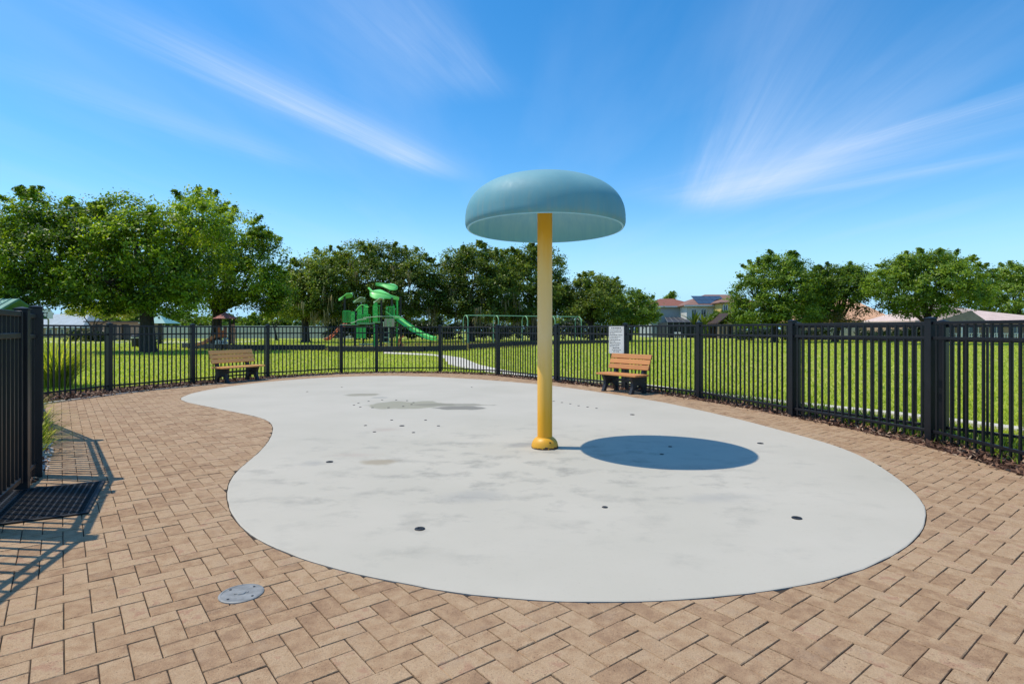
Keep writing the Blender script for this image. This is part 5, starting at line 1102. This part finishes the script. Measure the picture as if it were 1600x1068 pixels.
for k in range(6): b = MB(); x = sx0+(sx1-sx0)*k/5; b.box((x, sy0-0.06, 1.25), (0.07, 0.07, 2.5)); b.bar((x, sy0-0.1, 2.6), (x+1.2*(1-k/5), sy1, 3.55), 0.05, 0.05); b.build('frame_bar', M['steel'], sc_o)
for k in range(4):
    x = hx(1056+k*4, 92); ch = thing('patio_chair', '%s white patio chair by the dark screen room' % ('leftmost', 'second', 'third', 'rightmost')[k], 'chair', (x, 92, -0.03), R(20*k), 'white patio chairs by the screen room'); 
    b = MB(); b.box((0, 0, 0.42), (0.5, 0.5, 0.06)); b.build('seat', M['white_plastic'], ch); b = MB(); b.box((0, 0.24, 0.7), (0.5, 0.05, 0.5)); b.build('backrest', M['white_plastic'], ch)
    for sx_ in (-1, 1):
        for sy_ in (-1, 1): b = MB(); b.box((sx_*0.21, sy_*0.21, 0.195), (0.05, 0.05, 0.39)); b.build('leg', M['white_plastic'], ch)
h2 = thing('house', 'cream two storey house with solar panels and a yellow wing', 'house', (0, 0, -0.03))
x0, x1 = hx(1073, 96), hx(1127, 96); b = MB(); b.box(((x0+x1)/2, 101, 2.7), (x1-x0, 10, 5.4)); b.build('wall', M['stucco_cream'], h2)
b = MB(); hip_roof(b, x0, x1+7.5, 96, 106, 5.45, 7.5, 0.55, 0.95); rf = b.build('roof', M['roof_brown'], h2)
b = MB(); b.box(((x0+x1)/2, 95.42, 5.32), (x1-x0+1.1, 0.08, 0.22)); b.build('fascia', M['trim'], h2)
for i in range(5):
    for j in range(2):
        xa = x0+2.4+i*1.02; s0, s1 = 0.08+0.38*j, 0.44+0.38*j
        p0, p1 = Vector((xa, 95.45+5.55*s0, 5.45+2.05*s0+0.06)), Vector((xa+(0.0), 95.45+5.55*s1, 5.45+2.05*s1+0.06))
        b = MB(); b.bar(p0, p1, 0.98, 0.04); b.build('solar_panel', M['solar'], rf)
for p in (1084, 1099): window(h2, hx(p, 96), 95.95, 4.1, 0.75, 1.15)
wx0, wx1 = hx(1127, 92.5), hx(1152, 92.5); b = MB(); b.box(((wx0+wx1)/2, 96.0, 2.85), (wx1-wx0, 7, 5.7)); b.build('wing', M['stucco_yellow'], h2)
b = MB(); hip_roof(b, wx0, wx1, 92.5, 99.5, 5.75, 6.5, 0.45, 0.5); b.build('wing_roof', M['roof_brown'], h2)
window(h2, hx(1133.5, 92.4), 92.45, 4.6, 0.62, 1.45)
pgo = thing('pergola', 'dark brown gabled patio cover before the yellow wing', 'pergola', (0, 0, -0.03))
gx0, gx1 = hx(1116, 88), hx(1160, 88); gm = (gx0+gx1)/2-0.2
b = MB(); b.add([(gx0, 86.5, 2.3), (gm, 86.5, 3.9), (gx1, 86.5, 2.3), (gx0, 91.5, 2.3), (gm, 91.5, 3.9), (gx1, 91.5, 2.3), (gx0, 86.5, 2.12), (gm, 86.5, 3.7), (gx1, 86.5, 2.12), (gx0, 91.5, 2.12), (gm, 91.5, 3.7), (gx1, 91.5, 2.12)], [(0, 1, 4, 3), (1, 2, 5, 4), (6, 9, 10, 7), (7, 10, 11, 8), (0, 6, 7, 1), (1, 7, 8, 2), (3, 4, 10, 9), (4, 5, 11, 10), (0, 3, 9, 6), (2, 8, 11, 5)]); b.build('roof', M['pergola'], pgo)
for x in (gx0+0.4, hx(1130, 87), hx(1136, 87), gx1-0.4): b = MB(); b.box((x, 87.0, 1.08), (0.42, 0.42, 2.16)); b.build('post', M['stucco_tan'], pgo)
b = MB(); b.box((gm, 91.2, 1.1), (gx1-gx0-0.6, 0.15, 2.1)); b.build('back_wall', M['pergola'], pgo)
# banana plants
def banana(x, y, h, n, seed, label):
    r = random.Random(seed); root = thing('banana_plant', label, 'plant', (x, y, -0.03)); b = MB(); b.tube([(0, 0, 0), (0.05, 0, h*0.45)], [0.14, 0.09], 8); b.build('trunk', M['banana'], root)
    for k in range(n):
        a = 2*PI*k/n+r.uniform(-0.3, 0.3); L = h*r.uniform(0.5, 0.75); out = r.uniform(0.25, 0.8); V = []; seg = 7
        for i in range(seg+1):
            s = i/seg; rad = out*L*s**1.3; z = h*0.42+L*(1.15*s-0.55*s*s*out*1.2); w = 0.24*math.sin(PI*min(0.97, 0.08+s*0.9))+0.01
            c, s_ = math.cos(a), math.sin(a); V += [(rad*c-w*-s_, rad*s_-w*c, z-0.05), (rad*c, rad*s_, z), (rad*c+w*-s_, rad*s_+w*c, z-0.05)]
        b = MB(); b.add(V, [f for i in range(seg) for f in ((i*3, i*3+1, i*3+4, i*3+3), (i*3+1, i*3+2, i*3+5, i*3+4))]); me = b.mesh('leaf', M['banana'], smooth=True)
        at = me.attributes.new('tone', 'FLOAT', 'FACE'); at.data.foreach_set('value', [r.random()]*len(me.polygons)); put('leaf', me, root)
banana(hx(1085, 89), 89, 4.2, 9, 1, 'banana plant with upright leaves left of its neighbours by the cream house')
banana(hx(1100, 88), 88, 3.8, 9, 2, 'shorter banana plant nearest the leafy bush'); 
# low houses at far right
h3 = thing('house', 'low house with an orange shingle roof behind the rusty leaved tree', 'house', (0, 0, -0.03))
x0, x1 = hx(1275, 76), hx(1392, 76); b = MB(); b.box(((x0+x1)/2, 80.5, 1.2), (x1-x0, 9, 2.4)); b.build('wall', M['stucco_tan'], h3)
b = MB(); hip_roof(b, x0, x1, 76, 85, 2.55, 5.6, 0.6, 0.6); b.build('roof', M['roof_orange'], h3)
for k in range(3): window(h3, x0+2+k*3.0, 75.95, 1.4, 1.1, 1.1)
h4 = thing('house', 'low tan house with a pale pink shingle roof at the right edge', 'house', (0, 0, -0.03))
x0, x1 = hx(1442, 62), hx(1680, 62); b = MB(); b.box(((x0+x1)/2, 68.0, 1.1), (x1-x0, 8, 2.2)); b.build('wall', M['stucco_tan'], h4)
b = MB(); rx0 = hx(1502, 62)
b.add([(hx(1440, 62), 63.0, 2.35), (x1+0.5, 63.0, 2.35), (x1+0.5, 72.6, 2.35), (hx(1440, 62), 72.6, 2.35), (rx0+0.8, 67.6, 4.55), (x1-6, 67.6, 3.6), (hx(1440, 62), 63.0, 2.2), (x1+0.5, 63.0, 2.2), (x1+0.5, 72.6, 2.2), (hx(1440, 62), 72.6, 2.2)], [(0, 1, 5, 4), (1, 2, 5), (2, 3, 4, 5), (3, 0, 4), (6, 7, 1, 0), (7, 8, 2, 1), (8, 9, 3, 2), (9, 6, 0, 3), (9, 8, 7, 6)]); rf = b.build('roof', M['roof_pink'], h4)
b = MB(); gx = hx(1500, 62); b.add([(hx(1462, 60.5), 60.5, 2.2), (gx, 60.5, 3.35), (hx(1542, 60.5), 60.5, 2.2), (hx(1462, 60.5), 66, 2.2), (gx, 66, 3.35), (hx(1542, 60.5), 66, 2.2), (hx(1462, 60.5), 60.5, 2.02), (gx, 60.5, 3.15), (hx(1542, 60.5), 60.5, 2.02)], [(0, 1, 4, 3), (1, 2, 5, 4), (0, 6, 7, 1), (1, 7, 8, 2), (6, 8, 7)]); b.build('porch_roof', M['porch'], h4)
for x in (hx(1464, 61), hx(1500, 61), hx(1540, 61)): b = MB(); b.box((x, 60.8, 1.0), (0.16, 0.16, 2.0)); b.build('porch_post', M['trim'], h4)
for p in (1455, 1478, 1520, 1556, 1588): window(h4, hx(p, 64), 63.95, 1.2, 1.0, 1.1)
wl_ = thing('railing', 'white porch railing before the low house at the right edge', 'railing', (hx(1480, 59), 59, -0.03))
b = MB(); LL = hx(1640, 59)-hx(1480, 59); b.box((LL/2, 0, 0.92), (LL, 0.06, 0.07)); b.box((LL/2, 0, 0.15), (LL, 0.06, 0.07)); b.build('rail', M['trim'], wl_)
bm_ = box_mesh('baluster', (0.05, 0.04, 0.69), M['trim'], (0, 0, 0.535)); 
for k in range(40): put('baluster', bm_, wl_, (LL*(k+0.5)/40, 0, 0))
gw = thing('garden_wall', 'pale grey garden wall under the orange roofed house', 'wall', (hx(1284, 72), 72, -0.03)); 
L_ = (hx(1340, 72)-hx(1284, 72))/4; wm = box_mesh('panel', (L_-0.02, 0.08, 1.75), M['vinyl'], (L_/2, 0, 0.875)); wp = box_mesh('post', (0.14, 0.14, 1.9), M['vinyl'], (0, 0, 0.95))
for k in range(5):
    put('post', wp, gw, (k*L_, -0.02, 0))
    if k < 4: put('panel', wm, gw, (k*L_, 0, 0))
